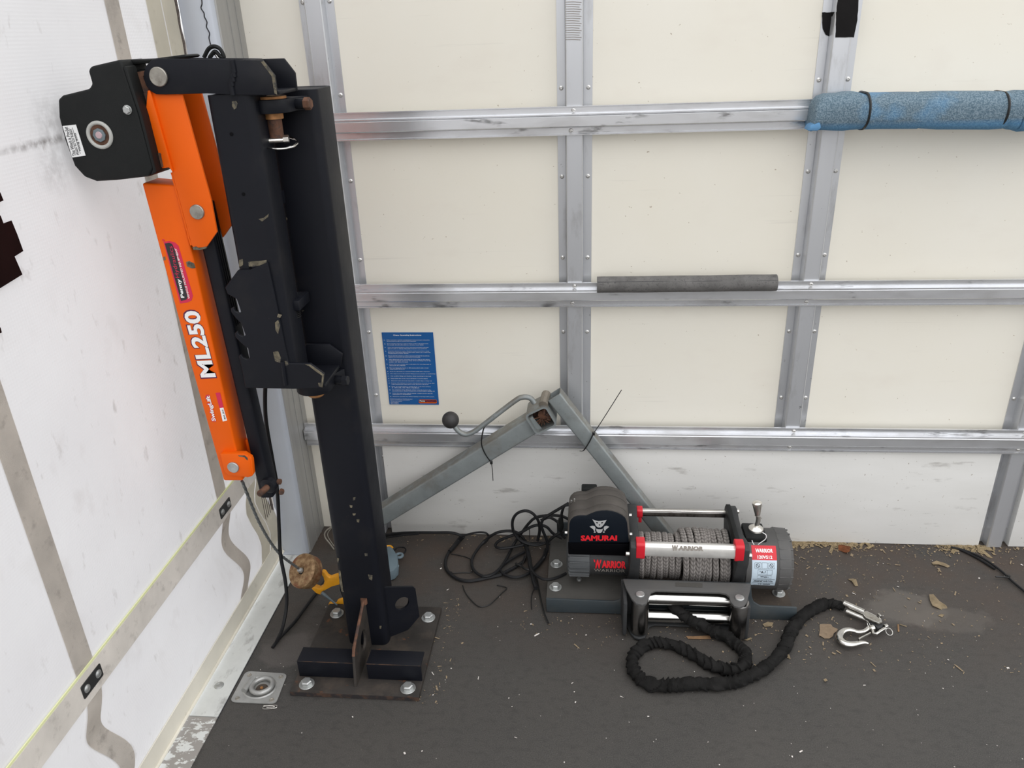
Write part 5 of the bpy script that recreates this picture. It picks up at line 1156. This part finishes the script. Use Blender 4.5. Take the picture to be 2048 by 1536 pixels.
flake('bark_flake', CR(1500, 900, 3.071, [(1115, 690), (1145, 680), (1200, 695), (1230, 712), (1215, 720), (1160, 704), (1125, 705)]), m_leaf, 'string of pale bark behind the tan dry leaf', 'leaf')
flake('bark_flake', CR(1500, 900, 3.071, [(215, 1262), (240, 1258), (250, 1282), (230, 1275)]), m_leaf, 'tiny yellow flake right of the sleeve loop', 'leaf')
flake('bark_flake', CR(1500, 900, 3.071, [(450, 1412), (465, 1405), (478, 1420), (460, 1426)]), m_leaf, 'tiny tan flake on the open floor in the foreground', 'leaf')

def scatter(name, n, fn, mat, label, s0, s1, long_=.3):
    m = MB()
    for _ in range(n):
        x, y = fn(); s = random.uniform(s0, s1) * (1 + 2 * (random.random() ** 6)); a = random.uniform(0, math.pi); l_ = s * (1 + (5 * random.random() if random.random() < long_ else .4))
        d = V((math.cos(a), math.sin(a), 0)); e_ = V((-d.y, d.x, 0)); c_ = V((x, y, .0006 + random.random() * .001))
        tl = random.uniform(-.3, .3) * s
        v_ = [m.bm.verts.new(p) for p in (c_ - d * l_ * .5 - e_ * s * .4, c_ + d * l_ * .45 - e_ * s * .5 + V((0, 0, .0005)), c_ + d * l_ * .5 + e_ * s * .35 + V((0, 0, abs(tl))), c_ - d * l_ * .4 + e_ * s * .5 + V((0, 0, .0008)))]
        m.bm.faces.new(v_)
    o = m.build(name, mat, smooth=False); tag(o, label, 'debris', kind='stuff'); return o
def nearwall():
    while True:
        x = random.uniform(.55, 2.9); y = -.014 - abs(random.gauss(0, .035)); 
        if not (x < 1.0 and random.random() < .6): return x, y
def winchside():
    while True:
        x = random.gauss(1.75, .28); y = random.uniform(-.50, -.03)
        if (1.05 < x < 1.7 and y > -.345) or x < 1.1: continue
        return x, y
def front():
    if random.random() < .3: return random.gauss(.825, .02), random.uniform(-.65, -.3)
    return random.uniform(1.0, 1.75), random.gauss(-.37, .04)
def everywhere(): return random.uniform(.40, 2.4), random.uniform(-1.2, -.02)
scatter('sawdust', 650, nearwall, m_saw, 'pale sawdust and husks gathered along the foot of the wall', .001, .0032)
scatter('wood_dust', 520, winchside, m_saw, 'straw-coloured bits strewn on the floor around the right of the winch', .0008, .0022)
scatter('wood_dust', 300, front, m_saw, 'straw-coloured bits before the winch tray and beside the crane base plate', .0007, .0020)
scatter('grit', 300, everywhere, m_grit, 'white grit specks scattered over the whole floor', .0008, .002, .1)
def heaps():
    c_ = random.choice(((1590, 1085, .05), (1690, 1092, .04), (1900, 1092, .035), (1960, 1098, .04), (1650, 1086, .05)))
    p = at(c_[0], c_[1], z=0); return p.x + random.gauss(0, c_[2] * .7), min(-.016, p.y + random.gauss(0, .010))
scatter('husk_heap', 520, heaps, m_husk, 'small heaps of straw husks against the wall right of the winch', .002, .006)
